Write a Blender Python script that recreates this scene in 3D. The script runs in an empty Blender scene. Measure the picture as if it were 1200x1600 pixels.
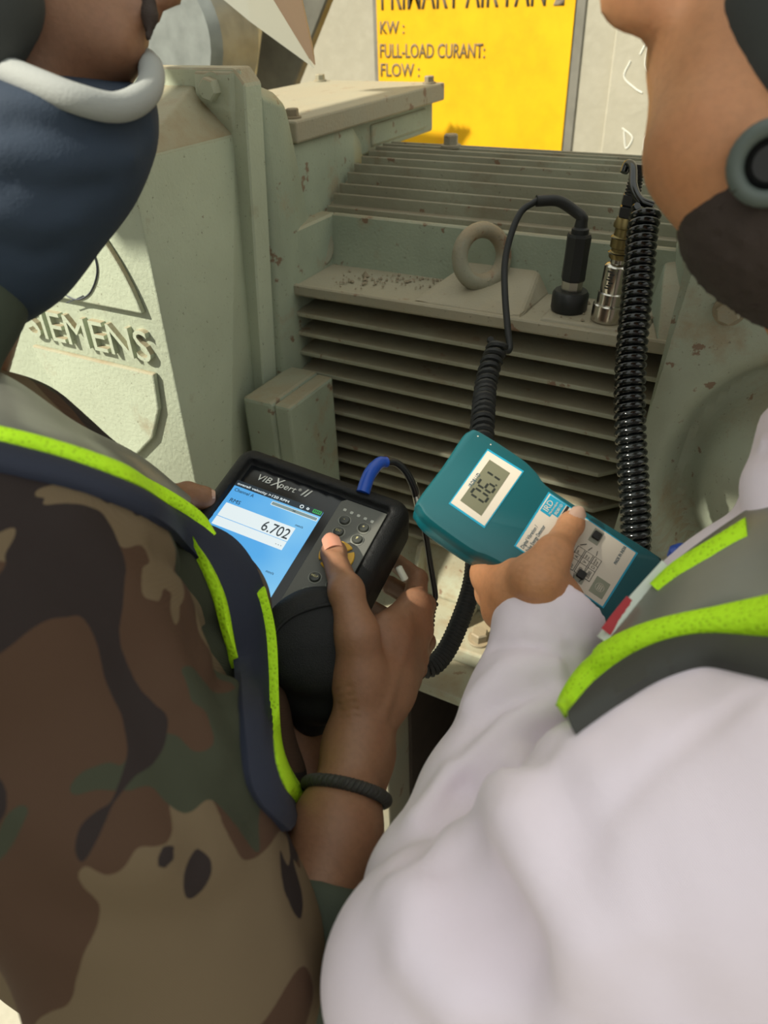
import bpy, bmesh, math, random
import numpy as np
from mathutils import Vector, Matrix, noise as mnoise
from mathutils.bvhtree import BVHTree
random.seed(7)
SC = bpy.context.scene
COL = SC.collection

# ------------------------------------------------------------------ camera
FPX = 1154.0
_D = np.array([65, 1627, FPX]); _D /= np.linalg.norm(_D)
_X = np.array([2484, 719, -FPX]); _X /= np.linalg.norm(_X); _X -= _D*_X.dot(_D); _X /= np.linalg.norm(_X)
_Z = -_D; _Y = np.cross(_Z, _X)
RM = np.array([_X, _Y, _Z])                    # camera (x right, y down, z forward) -> world
CAM = np.array([0, 0, 1.62])
cam_d = bpy.data.cameras.new('camera'); cam = bpy.data.objects.new('camera', cam_d); COL.objects.link(cam)
cam_d.sensor_fit = 'VERTICAL'; cam_d.sensor_height = 36; cam_d.lens = FPX/1600*36
cam_d.clip_start = .02; cam_d.clip_end = 60
cam_d.dof.use_dof = True; cam_d.dof.focus_distance = .72; cam_d.dof.aperture_fstop = 6.5
m = Matrix([[RM[i][0], -RM[i][1], -RM[i][2], CAM[i]] for i in range(3)] + [[0, 0, 0, 1]])
cam.matrix_world = m
SC.camera = cam

# ------------------------------------------------------------------ light
wd = bpy.data.worlds.new('world'); SC.world = wd; wd.use_nodes = True
nt = wd.node_tree; bg = nt.nodes['Background']
wtc = nt.nodes.new('ShaderNodeTexCoord'); wsp = nt.nodes.new('ShaderNodeSeparateXYZ')
wrp = nt.nodes.new('ShaderNodeValToRGB')
nt.links.new(wtc.outputs['Generated'], wsp.inputs[0]); nt.links.new(wsp.outputs['Z'], wrp.inputs[0])
wrp.color_ramp.elements[0].position = 0.0; wrp.color_ramp.elements[0].color = (.24, .235, .20, 1)
wrp.color_ramp.elements[1].position = .6; wrp.color_ramp.elements[1].color = (.70, .73, .68, 1)
nt.links.new(wrp.outputs[0], bg.inputs[0]); bg.inputs[1].default_value = 1.55
sun_d = bpy.data.lights.new('sun', 'SUN'); sun = bpy.data.objects.new('sun', sun_d); COL.objects.link(sun)
sun_d.energy = 7.0; sun_d.angle = .02; sun_d.color = (1, .95, .80)
sun.rotation_euler = Vector((-.50, -.52, .69)).to_track_quat('Z', 'Y').to_euler()
sun.location = (-3, -1, 4)
SC.view_settings.view_transform = 'Standard'; SC.view_settings.look = 'None'
SC.view_settings.exposure = 0.0; SC.view_settings.gamma = 1; SC.view_settings.use_curve_mapping = False

# ------------------------------------------------------------------ helpers
def W(px, py, d):
    "point seen at pixel (px,py) at depth d along the optical axis"
    return Vector(CAM + RM @ np.array([(px-600)/FPX, (py-800)/FPX, 1.])*d)
def RAY(px, py): return Vector(RM @ np.array([(px-600)/FPX, (py-800)/FPX, 1.]))
def onp(px, py, ax, v):
    r = RAY(px, py); t = (v-CAM[ax])/r[ax]; return Vector(CAM)+r*t
def PJ(p):
    q = RM.T @ (np.array(p)-CAM); return 600+FPX*q[0]/q[2], 800+FPX*q[1]/q[2], q[2]
def V(x, y, z): return Vector((x, y, z-.13))
WORLD = {}
def wloc(o): return WORLD.get(o, Vector((0, 0, 0)))
def tagit(o, label=None, cat=None, group=None, kind=None):
    if label: o['label'] = label
    if cat: o['category'] = cat
    if group: o['group'] = group
    if kind: o['kind'] = kind
    return o
def empty(name, loc, label, cat, group=None):
    o = bpy.data.objects.new(name, None); COL.objects.link(o); o.location = loc; WORLD[o] = Vector(loc)
    o.empty_display_size = .05
    return tagit(o, label, cat, group)
def link(name, me, parent=None, mats=()):
    "me has world coordinates; origin moves to the centre of its bounds"
    n = len(me.vertices); co = np.empty(n*3); me.vertices.foreach_get('co', co); co = co.reshape(-1, 3)
    c = (co.min(0)+co.max(0))/2; co -= c; me.vertices.foreach_set('co', co.ravel()); me.update()
    o = bpy.data.objects.new(name, me); COL.objects.link(o); c = Vector(c); WORLD[o] = c
    if parent: o.parent = parent; o.location = c-wloc(parent)
    else: o.location = c
    for mt in mats: me.materials.append(mt)
    return o
def mk(name, verts, faces, mat, parent=None, smooth=False, bevel=0, seg=1, **t):
    me = bpy.data.meshes.new(name); me.from_pydata([tuple(v) for v in verts], [], faces)
    bm = bmesh.new(); bm.from_mesh(me); bmesh.ops.recalc_face_normals(bm, faces=bm.faces)
    if bevel:
        es = [e for e in bm.edges if len(e.link_faces) == 2 and e.calc_face_angle(0) > .5]
        bmesh.ops.bevel(bm, geom=es, offset=bevel, segments=seg, affect='EDGES', profile=.5, clamp_overlap=True)
        bmesh.ops.recalc_face_normals(bm, faces=bm.faces)
    bm.to_mesh(me); bm.free()
    if smooth: smoothmesh(me, smooth if not isinstance(smooth, bool) else .7)
    o = link(name, me, parent, [mat] if not isinstance(mat, (list, tuple)) else mat); return tagit(o, **t)
def smoothmesh(me, ang=.7):
    me.polygons.foreach_set('use_smooth', [True]*len(me.polygons))
    try: me.set_sharp_from_angle(angle=ang)
    except Exception: pass
def box(name, lo, hi, mat, parent=None, bevel=.002, seg=1, smooth=False, **t):
    x0, y0, z0 = lo; x1, y1, z1 = hi
    v = [(x, y, z) for x in (x0, x1) for y in (y0, y1) for z in (z0, z1)]
    f = [(0, 1, 3, 2), (4, 6, 7, 5), (0, 4, 5, 1), (2, 3, 7, 6), (0, 2, 6, 4), (1, 5, 7, 3)]
    return mk(name, v, f, mat, parent, bevel=bevel, seg=seg, smooth=smooth, **t)
def obox(name, c, ex, ey, ez, mat, parent=None, bevel=.001, seg=1, smooth=False, **t):
    "oriented box: centre and three half vectors"
    v = [c+ex*a+ey*b+ez*d for a in (-1, 1) for b in (-1, 1) for d in (-1, 1)]
    f = [(0, 1, 3, 2), (4, 6, 7, 5), (0, 4, 5, 1), (2, 3, 7, 6), (0, 2, 6, 4), (1, 5, 7, 3)]
    return mk(name, v, f, mat, parent, bevel=bevel, seg=seg, smooth=smooth, **t)
def hull(name, pts, mat, parent=None, bevel=.002, seg=2, smooth=False, **t):
    bm = bmesh.new()
    for p in pts: bm.verts.new(p)
    r = bmesh.ops.convex_hull(bm, input=bm.verts)
    bmesh.ops.delete(bm, geom=list({g for g in r['geom_interior'] if isinstance(g, bmesh.types.BMVert)}), context='VERTS')
    bmesh.ops.dissolve_limit(bm, angle_limit=.03, verts=bm.verts, edges=bm.edges)
    if bevel: bmesh.ops.bevel(bm, geom=[e for e in bm.edges if e.calc_face_angle(0) > .15], offset=bevel, segments=seg, affect='EDGES', profile=.5, clamp_overlap=True)
    bmesh.ops.recalc_face_normals(bm, faces=bm.faces)
    me = bpy.data.meshes.new(name); bm.to_mesh(me); bm.free()
    if smooth: smoothmesh(me, .6)
    return tagit(link(name, me, parent, [mat]), **t)
def prism(name, outline, vec, mat, parent=None, bevel=0, seg=1, smooth=False, **t):
    n = len(outline); vec = Vector(vec); v = [Vector(p) for p in outline]+[Vector(p)+vec for p in outline]
    f = [tuple(range(n)), tuple(range(2*n-1, n-1, -1))]+[(i, (i+1) % n, n+(i+1) % n, n+i) for i in range(n)]
    return mk(name, v, f, mat, parent, bevel=bevel, seg=seg, smooth=smooth, **t)
def catmull(P, n=8):
    P = [Vector(p) for p in P]; Q = [P[0]*2-P[1]]+P+[P[-1]*2-P[-2]]; out = []
    for i in range(1, len(Q)-2):
        a, b, c, d = Q[i-1:i+3]
        for k in range(n):
            u = k/n
            out.append(.5*((2*b)+(c-a)*u+(2*a-5*b+4*c-d)*u*u+(3*b-a-3*c+d)*u**3))
    out.append(P[-1]); return out
def frames(path):
    T = []
    for i in range(len(path)):
        a = path[max(i-1, 0)]; b = path[min(i+1, len(path)-1)]; T.append((b-a).normalized())
    n = T[0].orthogonal().normalized(); N = []
    for i, t in enumerate(T):
        n = (n-t*n.dot(t)).normalized(); N.append(n)
    return T, N
def tube_vf(path, rad, segs=10, cap=True, off=0):
    T, N = frames(path); v = []; f = []; n = len(path)
    for i in range(n):
        r = rad[i] if isinstance(rad, (list, tuple)) else rad
        B = T[i].cross(N[i])
        for k in range(segs):
            a = 2*math.pi*k/segs; v.append(path[i]+(N[i]*math.cos(a)+B*math.sin(a))*r)
    for i in range(n-1):
        for k in range(segs):
            k2 = (k+1) % segs; f.append((off+i*segs+k, off+i*segs+k2, off+(i+1)*segs+k2, off+(i+1)*segs+k))
    if cap: f.append(tuple(off+k for k in range(segs-1, -1, -1))); f.append(tuple(off+(n-1)*segs+k for k in range(segs)))
    return v, f
def tube(name, path, rad, mat, parent=None, segs=10, smooth=.8, **t):
    v, f = tube_vf(path, rad, segs); return mk(name, v, f, mat, parent, smooth=smooth, **t)
def coilpath(path, R, turns, per=12, taper=True, ph0=0.):
    "helix around a smooth centre path"
    L = [0]
    for i in range(1, len(path)): L.append(L[-1]+(path[i]-path[i-1]).length)
    T, N = frames(path); out = []; M = int(turns*per)
    for j in range(M+1):
        s = L[-1]*j/M; i = 0
        lo = max(k for k in range(len(L)) if L[k] <= s+1e-9); lo = min(lo, len(L)-2)
        u = (s-L[lo])/max(L[lo+1]-L[lo], 1e-9)
        c = path[lo].lerp(path[lo+1], u); t = T[lo].lerp(T[lo+1], u).normalized(); n = N[lo].lerp(N[lo+1], u); n = (n-t*n.dot(t)).normalized()
        b = t.cross(n); a = 2*math.pi*j/per+ph0
        out.append(c+(n*math.cos(a)+b*math.sin(a))*R)
    return out
def lathe(name, base, axis, prof, mat, parent=None, segs=24, ref=None, smooth=.6, **t):
    axis = Vector(axis).normalized(); base = Vector(base)
    n = (Vector(ref)-axis*axis.dot(Vector(ref))).normalized() if ref else axis.orthogonal().normalized(); b = axis.cross(n); v = []; f = []
    for (r, h) in prof:
        for k in range(segs):
            a = 2*math.pi*k/segs; v.append(base+axis*h+(n*math.cos(a)+b*math.sin(a))*max(r, 1e-5))
    for i in range(len(prof)-1):
        for k in range(segs):
            k2 = (k+1) % segs; f.append((i*segs+k, i*segs+k2, (i+1)*segs+k2, (i+1)*segs+k))
    f.append(tuple(range(segs-1, -1, -1))); f.append(tuple((len(prof)-1)*segs+k for k in range(segs)))
    return mk(name, v, f, mat, parent, smooth=smooth, **t)
def hexbolt(parent, base, axis, r, mat, name='bolt', h=None):
    h = h or r*.8
    b = lathe(name, base, axis, [(r*1.35, 0), (r*1.35, h*.25), (r*1.3, h*.3)], mat, parent, 24)
    lathe('bolt_head', Vector(base)+Vector(axis).normalized()*h*.3, axis, [(r, 0), (r, h*.85), (r*.85, h)], mat, b, 6, smooth=False)
    return b
def text(name, body, org, right, up, size, mat, parent, extrude=.0004, xs=1., shear=0., align='LEFT', bold=0., spacing=1., fw=None, **t):
    "flat lettering: curve turned into a mesh; size is the cap height"
    cu = bpy.data.curves.new('t', 'FONT'); cu.body = body; cu.size = 1; cu.extrude = 0; cu.shear = shear; cu.align_x = align; cu.resolution_u = 3
    cu.offset = bold; cu.space_character = spacing
    o = bpy.data.objects.new('t', cu); COL.objects.link(o); dg = bpy.context.evaluated_depsgraph_get()
    me = bpy.data.meshes.new_from_object(o.evaluated_get(dg)); bpy.data.objects.remove(o); bpy.data.curves.remove(cu)
    right = Vector(right).normalized(); up = Vector(up).normalized(); nn = right.cross(up)
    if fw:
        X_ = [v.co.x for v in me.vertices]; xs = fw/((max(X_)-min(X_))*size/.70)
    bm = bmesh.new(); bm.from_mesh(me); s = size/.70
    for v in bm.verts: v.co = Vector(org)+right*v.co.x*s*xs+up*v.co.y*s
    if extrude:
        r = bmesh.ops.extrude_face_region(bm, geom=bm.faces[:])
        for v in r['geom']:
            if isinstance(v, bmesh.types.BMVert): v.co += nn*extrude
    bmesh.ops.recalc_face_normals(bm, faces=bm.faces)
    bm.to_mesh(me); bm.free()
    if not len(me.vertices): return None
    return tagit(link(name, me, parent, [mat]), **t)

# ------------------------------------------------------------------ materials
def srgb(r, g, b):
    f = lambda c: (c/255/12.92 if c/255 <= .04045 else ((c/255+.055)/1.055)**2.4)
    return (f(r), f(g), f(b), 1)
class M:
    def __init__(s, name, color=(.5, .5, .5, 1), rough=.5, metal=0, spec=.5):
        s.m = bpy.data.materials.new(name); s.m.use_nodes = True; s.t = s.m.node_tree; s.b = s.t.nodes['Principled BSDF']
        s.b.inputs['Base Color'].default_value = color; s.b.inputs['Roughness'].default_value = rough; s.b.inputs['Metallic'].default_value = metal
        s.b.inputs['Specular IOR Level'].default_value = spec; s.col = None; s.c0 = color; s.tc = s.t.nodes.new('ShaderNodeTexCoord')
        s.nrm = None
    def L(s, a, b): s.t.links.new(a, b)
    def coord(s, sc=(1, 1, 1), kind='Object', rot=(0, 0, 0)):
        mp = s.t.nodes.new('ShaderNodeMapping'); mp.inputs['Scale'].default_value = sc; mp.inputs['Rotation'].default_value = rot
        s.L(s.tc.outputs[kind], mp.inputs[0]); return mp.outputs[0]
    def world(s, sc=(1, 1, 1), rot=(0, 0, 0)):
        g = s.t.nodes.new('ShaderNodeNewGeometry'); mp = s.t.nodes.new('ShaderNodeMapping'); mp.inputs['Scale'].default_value = sc; mp.inputs['Rotation'].default_value = rot
        s.L(g.outputs['Position'], mp.inputs[0]); return mp.outputs[0]
    def noise(s, scale, detail=3, rough=.5, vec=None, dist=0.):
        n = s.t.nodes.new('ShaderNodeTexNoise'); n.inputs['Scale'].default_value = scale; n.inputs['Detail'].default_value = detail
        n.inputs['Roughness'].default_value = rough; n.inputs['Distortion'].default_value = dist
        s.L(vec if vec else s.world(), n.inputs['Vector']); return n.outputs['Fac']
    def ramp(s, fac, stops, const=False):
        r = s.t.nodes.new('ShaderNodeValToRGB'); e = r.color_ramp.elements
        if const: r.color_ramp.interpolation = 'CONSTANT'
        for i, (p, c) in enumerate(stops):
            if isinstance(c, (int, float)): c = (c, c, c, 1)
            if i < 2: e[i].position = p; e[i].color = c
            else: x = e.new(p); x.color = c
        s.L(fac, r.inputs[0]); return r.outputs[0]
    def math(s, op, a, b=0.):
        n = s.t.nodes.new('ShaderNodeMath'); n.operation = op
        for i, x in enumerate((a, b)):
            if isinstance(x, (int, float)): n.inputs[i].default_value = x
            else: s.L(x, n.inputs[i])
        return n.outputs[0]
    def mix(s, fac, c):
        "lay colour c over the colour so far"
        n = s.t.nodes.new('ShaderNodeMix'); n.data_type = 'RGBA'
        if isinstance(fac, (int, float)): n.inputs[0].default_value = fac
        else: s.L(fac, n.inputs[0])
        if s.col: s.L(s.col, n.inputs[6])
        else: n.inputs[6].default_value = s.c0
        if isinstance(c, tuple): n.inputs[7].default_value = c
        else: s.L(c, n.inputs[7])
        s.col = n.outputs[2]; s.L(s.col, s.b.inputs['Base Color']); return s
    def bump(s, h, strength=.3, dist=.001):
        n = s.t.nodes.new('ShaderNodeBump'); n.inputs['Strength'].default_value = strength; n.inputs['Distance'].default_value = dist
        s.L(h, n.inputs['Height'])
        if s.nrm: s.L(s.nrm, n.inputs['Normal'])
        s.nrm = n.outputs[0]; s.L(s.nrm, s.b.inputs['Normal']); return s
    def up(s, lo=.5, hi=.9):
        g = s.t.nodes.new('ShaderNodeNewGeometry'); x = s.t.nodes.new('ShaderNodeSeparateXYZ'); s.L(g.outputs['True Normal'], x.inputs[0])
        r = s.t.nodes.new('ShaderNodeMapRange'); r.inputs[1].default_value = lo; r.inputs[2].default_value = hi; s.L(x.outputs['Z'], r.inputs[0]); return r.outputs[0]
def plain(name, c, rough=.5, metal=0, bump=0, scale=600, var=0, spec=.5):
    k = M(name, c, rough, metal, spec)
    if var: k.mix(k.ramp(k.noise(25, 4), [(.35, 0.), (.7, var)]), tuple([x*.45 for x in c[:3]]+[1]))
    if bump: k.bump(k.noise(scale, 2), bump, .0006)
    return k.m
def paint(name, c1, c2, dust=.8, dustcol=(.30, .225, .135, 1), grain=.45, gscale=260, rust=.64, duststain=.56, uplo=.35, uphi=.85):
    k = M(name, c1, .55, 0, .35)
    k.mix(k.ramp(k.noise(9, 5), [(.35, 0.), (.65, 1.)]), c2)
    k.mix(k.ramp(k.noise(14, 6, .65), [(duststain, 0.), (duststain+.14, .65)]), dustcol)
    k.mix(k.ramp(k.noise(38, 5, .6), [(rust, 0.), (rust+.03, .8)]), (.17, .085, .05, 1))
    k.mix(k.ramp(k.noise(230, 3, .6), [(.66, 0.), (.72, .6)]), (.11, .09, .06, 1))
    k.mix(k.math('MULTIPLY', k.up(uplo, uphi), k.ramp(k.noise(16, 5, .6), [(.28, dust), (.62, dust*.55)])), dustcol)
    k.bump(k.noise(gscale, 3, .6), grain, .0012).bump(k.noise(40, 3), .25, .002)
    return k.m
MP = paint('motor_paint', (.33, .375, .285, 1), (.27, .31, .235, 1))
MPC = paint('cowl_paint', (.47, .52, .40, 1), (.42, .46, .35, 1), dust=1., grain=.6, gscale=190, rust=.70, duststain=.62, uplo=.12, uphi=.45)
MFIN = paint('fin_paint', (.31, .315, .235, 1), (.24, .23, .165, 1), dust=.85, dustcol=(.21, .165, .105, 1), duststain=.55)
MDUST = paint('dusty_paint', (.30, .285, .215, 1), (.31, .275, .20, 1), dust=.55, dustcol=(.36, .30, .20, 1), grain=.6)
MSHIELD = paint('shield_paint', (.37, .41, .32, 1), (.30, .315, .235, 1), duststain=.55)
MBASE = paint('base_paint', (.40, .42, .32, 1), (.30, .28, .20, 1), dust=.5, duststain=.5)
MBOLT = paint('bolt_paint', (.29, .29, .22, 1), (.22, .18, .12, 1), duststain=.48)
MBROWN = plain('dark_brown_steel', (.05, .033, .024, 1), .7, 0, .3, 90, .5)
def concrete():
    k = M('concrete', (.42, .39, .31, 1), .85, 0, .2)
    k.mix(k.ramp(k.noise(4, 6), [(.35, 0.), (.65, .6)]), (.33, .31, .25, 1))
    k.mix(k.ramp(k.noise(30, 5, .6), [(.45, 0.), (.75, .35)]), (.50, .47, .39, 1))
    k.bump(k.noise(60, 5), .3, .003); return k.m
MCON = concrete()
def yellow():
    k = M('yellow_sign_paint', (.80, .44, .003, 1), .6, 0, .3)
    k.mix(k.ramp(k.noise(28, 6, .65), [(.35, 0.), (.7, .75)]), (.78, .36, .004, 1))
    k.mix(k.ramp(k.noise(8, 3), [(.4, 0.), (.7, .5)]), (.85, .52, .006, 1)); return k.m
MYEL = yellow()
MINK = plain('sign_lettering_paint', (.17, .13, .085, 1), .8)
MGREYL = plain('sign_border_paint', (.20, .19, .16, 1), .8, var=.4)
MCREAM = plain('cream_steel', (.66, .60, .42, 1), .5, 0, .2, 80, .3)
MGREY = plain('grey_sheet_steel', (.27, .29, .28, 1), .45, .2, .15, 30, .5)
MRUB = plain('black_rubber', (.012, .013, .013, 1), .42, 0, .25, 900)
MCOIL = plain('black_cable', (.004, .005, .005, 1), .14, 0, 0, spec=.6)
MMAT = plain('matte_black_cable', (.010, .011, .011, 1), .55, 0, .3, 1500)
MSS = plain('stainless_steel', (.55, .52, .46, 1), .22, 1, .1, 60)
MSSD = plain('satin_steel', (.42, .40, .35, 1), .4, 1)
MBRASS = plain('olive_brass', (.22, .17, .07, 1), .35, .8)
MBLUE = plain('blue_plastic', (.01, .07, .42, 1), .35)
MNECK = plain('black_plastic', (.013, .013, .014, 1), .35)
MWH = plain('white_print', (.75, .75, .72, 1), .6)
MBK = plain('black_print', (.012, .012, .012, 1), .6)
# ------------------------------------------------------------------ setting
box('floor', (-4, -5, -.1), (4, 1.95, 0), MCON, kind='structure', bevel=0)
WY = 1.9
box('wall_back', (-4, WY, 0), (4, WY+.15, 3.0), MCON, kind='structure', bevel=0)
px = onp(935, 240, 1, WY-.03)[0]
box('trim_1', (px, WY-.012, 0), (px+2.5, WY, 3.0), MCON, kind='structure', bevel=.003)

box('shade_wall', (-2.62, -5, 0), (-2.5, -2.12, 5.2), MCON, kind='structure', bevel=0)  # added wall out of view, keeps the sun off the near shoulders
od = empty('overhead_sun_blocker', (-.83, .43, 2.1), 'grey box added out of view above the motor cowl to block the sun', 'sun blocker')  # invented duct, never in view, shades the ledge and top fins
box('blocker_body', (-1.10, .06, 2.1), (-.57, .80, 2.35), MGREY, od, bevel=.004)
for q in (.09, .42, .77): box('blocker_flange', (-1.125, q-.03, 2.075), (-.545, q, 2.375), MCREAM, od, bevel=.002)

# yellow painted sign on the wall
xl = onp(590, 60, 1, WY-.006)[0]; xr = onp(888, 120, 1, WY-.006)[0]
sg = empty('painted_sign', (xl, WY, 1.2), 'yellow painted sign on the back wall with fan data lettering', 'sign')
box('sign_border', (xl-.012, WY-.004, .90), (xr+.022, WY, 1.87), MGREYL, sg, bevel=0)
box('sign_panel', (xl, WY-.007, .912), (xr, WY-.004, 1.858), MYEL, sg, bevel=0)
def sline(s, px, py, size, xs=1.0, bold=.012, fw=None):
    p = onp(px, py, 1, WY-.0075)
    text('lettering', s, p, (1, 0, 0), (0, 0, 1), size, MINK, sg, extrude=.0005, xs=xs, bold=bold, fw=fw)
sline('PRIMARY AIR FAN·2', 594, 15, .066, .80, .012, fw=onp(877, 20, 1, WY)[0]-onp(594, 15, 1, WY)[0])
sline('KW :', 593, 53, .026, .86)
sline('FULL-LOAD CURANT:', 593, 90, .029, .70)
sline('FLOW :', 594, 119, .028, .85)

# chalk scribbles on the pilaster
MCHALK = plain('chalk', (.80, .80, .74, 1), .9)
sc_ = empty('chalk_scribble', onp(1010, 200, 1, WY-.014), 'white chalk scribbles on the wall right of the yellow sign', 'scribble')
for pts in ([(985, 95), (975, 120), (992, 138), (1003, 145)], [(1000, 85), (1015, 60), (1008, 100), (1018, 120)], [(972, 200), (988, 215), (978, 232), (975, 205)], [(1005, 235), (1008, 215), (1016, 212), (1014, 240)]):
    tube('chalk_stroke', catmull([onp(a, b, 1, WY-.0125) for a, b in pts], 5), .0014, MCHALK, sc_, segs=5)

# fan casing, posts and pipes seen past the cowl
fc = empty('fan_casing', (-1.9, 1.5, 0), 'grey sheet steel fan casing with cream ribs behind the motor cowl', 'machine')
def quadW(name, pix, y, th, mat, parent):
    pts = [onp(a, b, 1, y) for a, b in pix]
    return prism(name, pts, (0, th, 0), mat, parent, bevel=.004)
quadW('casing_panel', [(235, -180), (330, -180), (334, 180), (250, 180)], 1.50, .03, MGREY, fc)
lathe('casing_drum', onp(270, 60, 1, 1.38), (0, 1, 0), [(.02, -.02), (.115, -.02), (.13, 0), (.13, .12)], MGREY, fc, 32)
for dx in (0, .018, .036): lathe('flange_ring', onp(262, 78, 1, 1.40)+Vector((dx*1.2, 0, -dx*.3-.01)), (1, 0, -.12), [(.012, 0), (.012, .08), (.018, .082), (.018, .095)], MCREAM, fc, 12)
quadW('casing_rib', [(320, -60), (333, -60), (340, 160), (327, 160)], 1.46, .06, MCREAM, fc)
quadW('brown_panel', [(330, -40), (398, -40), (378, 150), (340, 150)], 1.55, .03, plain('tan_panel', (.40, .33, .21, 1), .6, 0, .2, 30, .5), fc)
quadW('casing_rib', [(393, -8), (401, -8), (381, 150), (371, 150)], 1.53, .03, MCREAM, fc)
quadW('casing_rib', [(405, -8), (410, -8), (390, 150), (385, 150)], 1.53, .02, MCREAM, fc)
quadW('dark_panel', [(409, -5), (513, -5), (452, 150), (386, 150)], 1.62, .03, plain('dark_panel', (.16, .155, .13, 1), .5, .2, .2, 20, .5), fc)
pp = empty('pipe_run', (-1.3, 1.6, 0), 'thin parallel grey pipes running diagonally on the back wall', 'pipe')
for o_, r_, mt in ((-14, .0075, MGREY), (-4, .006, MCREAM), (5, .0055, MGREY), (12, .004, MCREAM)):
    tube('pipe', [onp(511+o_, -30, 1, 1.66), onp(440+o_, 135, 1, 1.66), onp(380+o_, 280, 1, 1.66)], r_, mt, pp, segs=10)

# ------------------------------------------------------------------ electric motor
mo = empty('electric_motor', V(-.35, 1.1, .93), 'large pale green finned electric motor covered in dust', 'motor')
core = [(.925, .98), (.925, 1.395), (.935, 1.488), (.975, 1.505), (1.02, 1.527), (1.07, 1.535), (1.16, 1.535), (1.26, 1.49), (1.36, 1.35), (1.38, 1.2), (1.34, .98)]
prism('motor_frame', [V(-.62, y, z) for y, z in core], (.54, 0, 0), MFIN, mo)
# side fins
ZF = [1.391, 1.363, 1.334, 1.306, 1.277, 1.250, 1.223, 1.195, 1.169, 1.142, 1.116, 1.090, 1.064]
for i, z in enumerate(ZF):
    xr_ = -.10; ych = .812
    t0, t1 = .0032, .0075
    cut = .045 if i % 2 == 1 and i > 3 else .0
    out = [(-.60, .812), (xr_-cut*1.2, .812)] + ([(xr_, .865)] if cut else []) + [(xr_, .925), (-.60, .925)]
    n = len(out); sag = lambda x: -.004*max(0, (x+.35)/.25)
    v = []
    for (x, y) in out:
        t = t0 if y < .87 else t1; dz = -.004 if y < .82 else 0
        v.append(V(x, y, z+dz+sag(x)))
    for (x, y) in out:
        t = t0*2 if y < .87 else t1*2; dz = -.004 if y < .82 else 0
        v.append(V(x, y, z+dz+sag(x)-t))
    f = [tuple(range(n)), tuple(range(2*n-1, n-1, -1))]+[(k, (k+1) % n, n+(k+1) % n, n+k) for k in range(n)]
    mk('cooling_fin', v, f, MFIN, mo, bevel=.0016, seg=2)
# top fins, standing upright
TF = [(.937, 1.4986), (.957, 1.5115), (.975, 1.5213), (.9976, 1.532), (1.0186, 1.5402), (1.0405, 1.5466), (1.0624, 1.551), (1.085, 1.5535), (1.107, 1.554), (1.135, 1.552)]
for y, z in TF:
    prism('top_fin', [V(-.615, y, z), V(-.615, y+.004, z), V(-.615, y+.008, z-.05), V(-.615, y-.003, z-.05)], (.525, 0, 0), MFIN, mo, bevel=.001)
# ledge with recesses, gussets and pads
LZ = 1.424
prism('side_ledge', [V(-.60, .812, LZ-.002), V(-.60, .812, LZ-.014), V(-.60, .93, LZ-.030), V(-.60, .93, LZ)], (.505, 0, 0), MDUST, mo, bevel=.003, seg=2)
prism('ledge_back_wall', [V(-.60, .915, LZ-.005), V(-.60, .925, 1.492), V(-.60, .935, 1.492), V(-.60, .935, LZ-.005)], (.505, 0, 0), MP, mo, bevel=.002)
prism('ledge_front_lip', [V(-.60, .811, LZ+.002), V(-.60, .811, LZ-.013), V(-.60, .824, LZ-.013), V(-.60, .821, LZ+.001)], (.505, 0, 0), MDUST, mo, bevel=.002)
hull('gusset', [V(-.425, .822, LZ-.002), V(-.365, .93, LZ-.002), V(-.385, .93, 1.452), V(-.29, .93, 1.452), V(-.275, .822, LZ-.002), V(-.27, .93, LZ-.002), V(-.31, .84, LZ+.010), V(-.385, .86, LZ+.012)], MDUST, mo, bevel=.004)
hull('gusset', [V(-.115, .815, LZ-.002), V(-.095, .815, LZ-.002), V(-.095, .93, LZ-.002), V(-.095, .93, 1.49), V(-.14, .93, 1.48), V(-.15, .93, LZ-.002)], MP, mo, bevel=.003)
hull('sensor_pad', [V(-.255, .822, LZ-.003), V(-.13, .822, LZ-.003), V(-.13, .915, LZ-.003), V(-.255, .915, LZ-.003), V(-.25, .826, LZ+.003), V(-.135, .826, LZ+.003), V(-.135, .912, LZ+.003), V(-.25, .912, LZ+.003)], MDUST, mo, bevel=.002)
lathe('round_boss', onp(492, 385, 0, -.612), (1, -.3, .2), [(.03, 0), (.03, .006), (.027, .009)], MFIN, mo, 28)
box('frame_end', V(-.625, .822, 1.36), V(-.598, .935, 1.492), MP, mo, bevel=.003)
# lifting eye
ec = W(753, 401, .925); eb = W(762, 446, .945)
pad = lathe('eyebolt_pad', eb+Vector((0, .0, -.014)), (0, -.35, .94), [(.046, 0), (.046, .010), (.042, .013)], MDUST, mo, 30)
ring = lathe('eyebolt', eb+Vector((0, .0, -.008)), (-.12, -.35, .94), [(.036, 0), (.036, .006), (.03, .009), (.014, .010), (.011, .022)], MBOLT, mo, 26)
nrm = (Vector(CAM)-ec).normalized()*.75+Vector((.75, -.1, .1)); nrm.normalize()
a1 = nrm.orthogonal().normalized(); a2 = nrm.cross(a1); R0 = .0315
loop = [ec+(a1*math.cos(2*math.pi*k/36)+a2*math.sin(2*math.pi*k/36))*R0 for k in range(36)]
v = []; f = []
for i, p in enumerate(loop):
    rad = (p-ec).normalized()
    for k in range(12):
        a = 2*math.pi*k/12; rr = .0098+.0015*max(0, rad.dot(Vector((0, 0, -1))))
        v.append(p+rad*math.cos(a)*rr+nrm*math.sin(a)*rr)
for i in range(36):
    for k in range(12): f.append((i*12+k, i*12+(k+1) % 12, ((i+1) % 36)*12+(k+1) % 12, ((i+1) % 36)*12+k))
mk('lifting_ring', v, f, MBOLT, ring, smooth=True)
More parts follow.
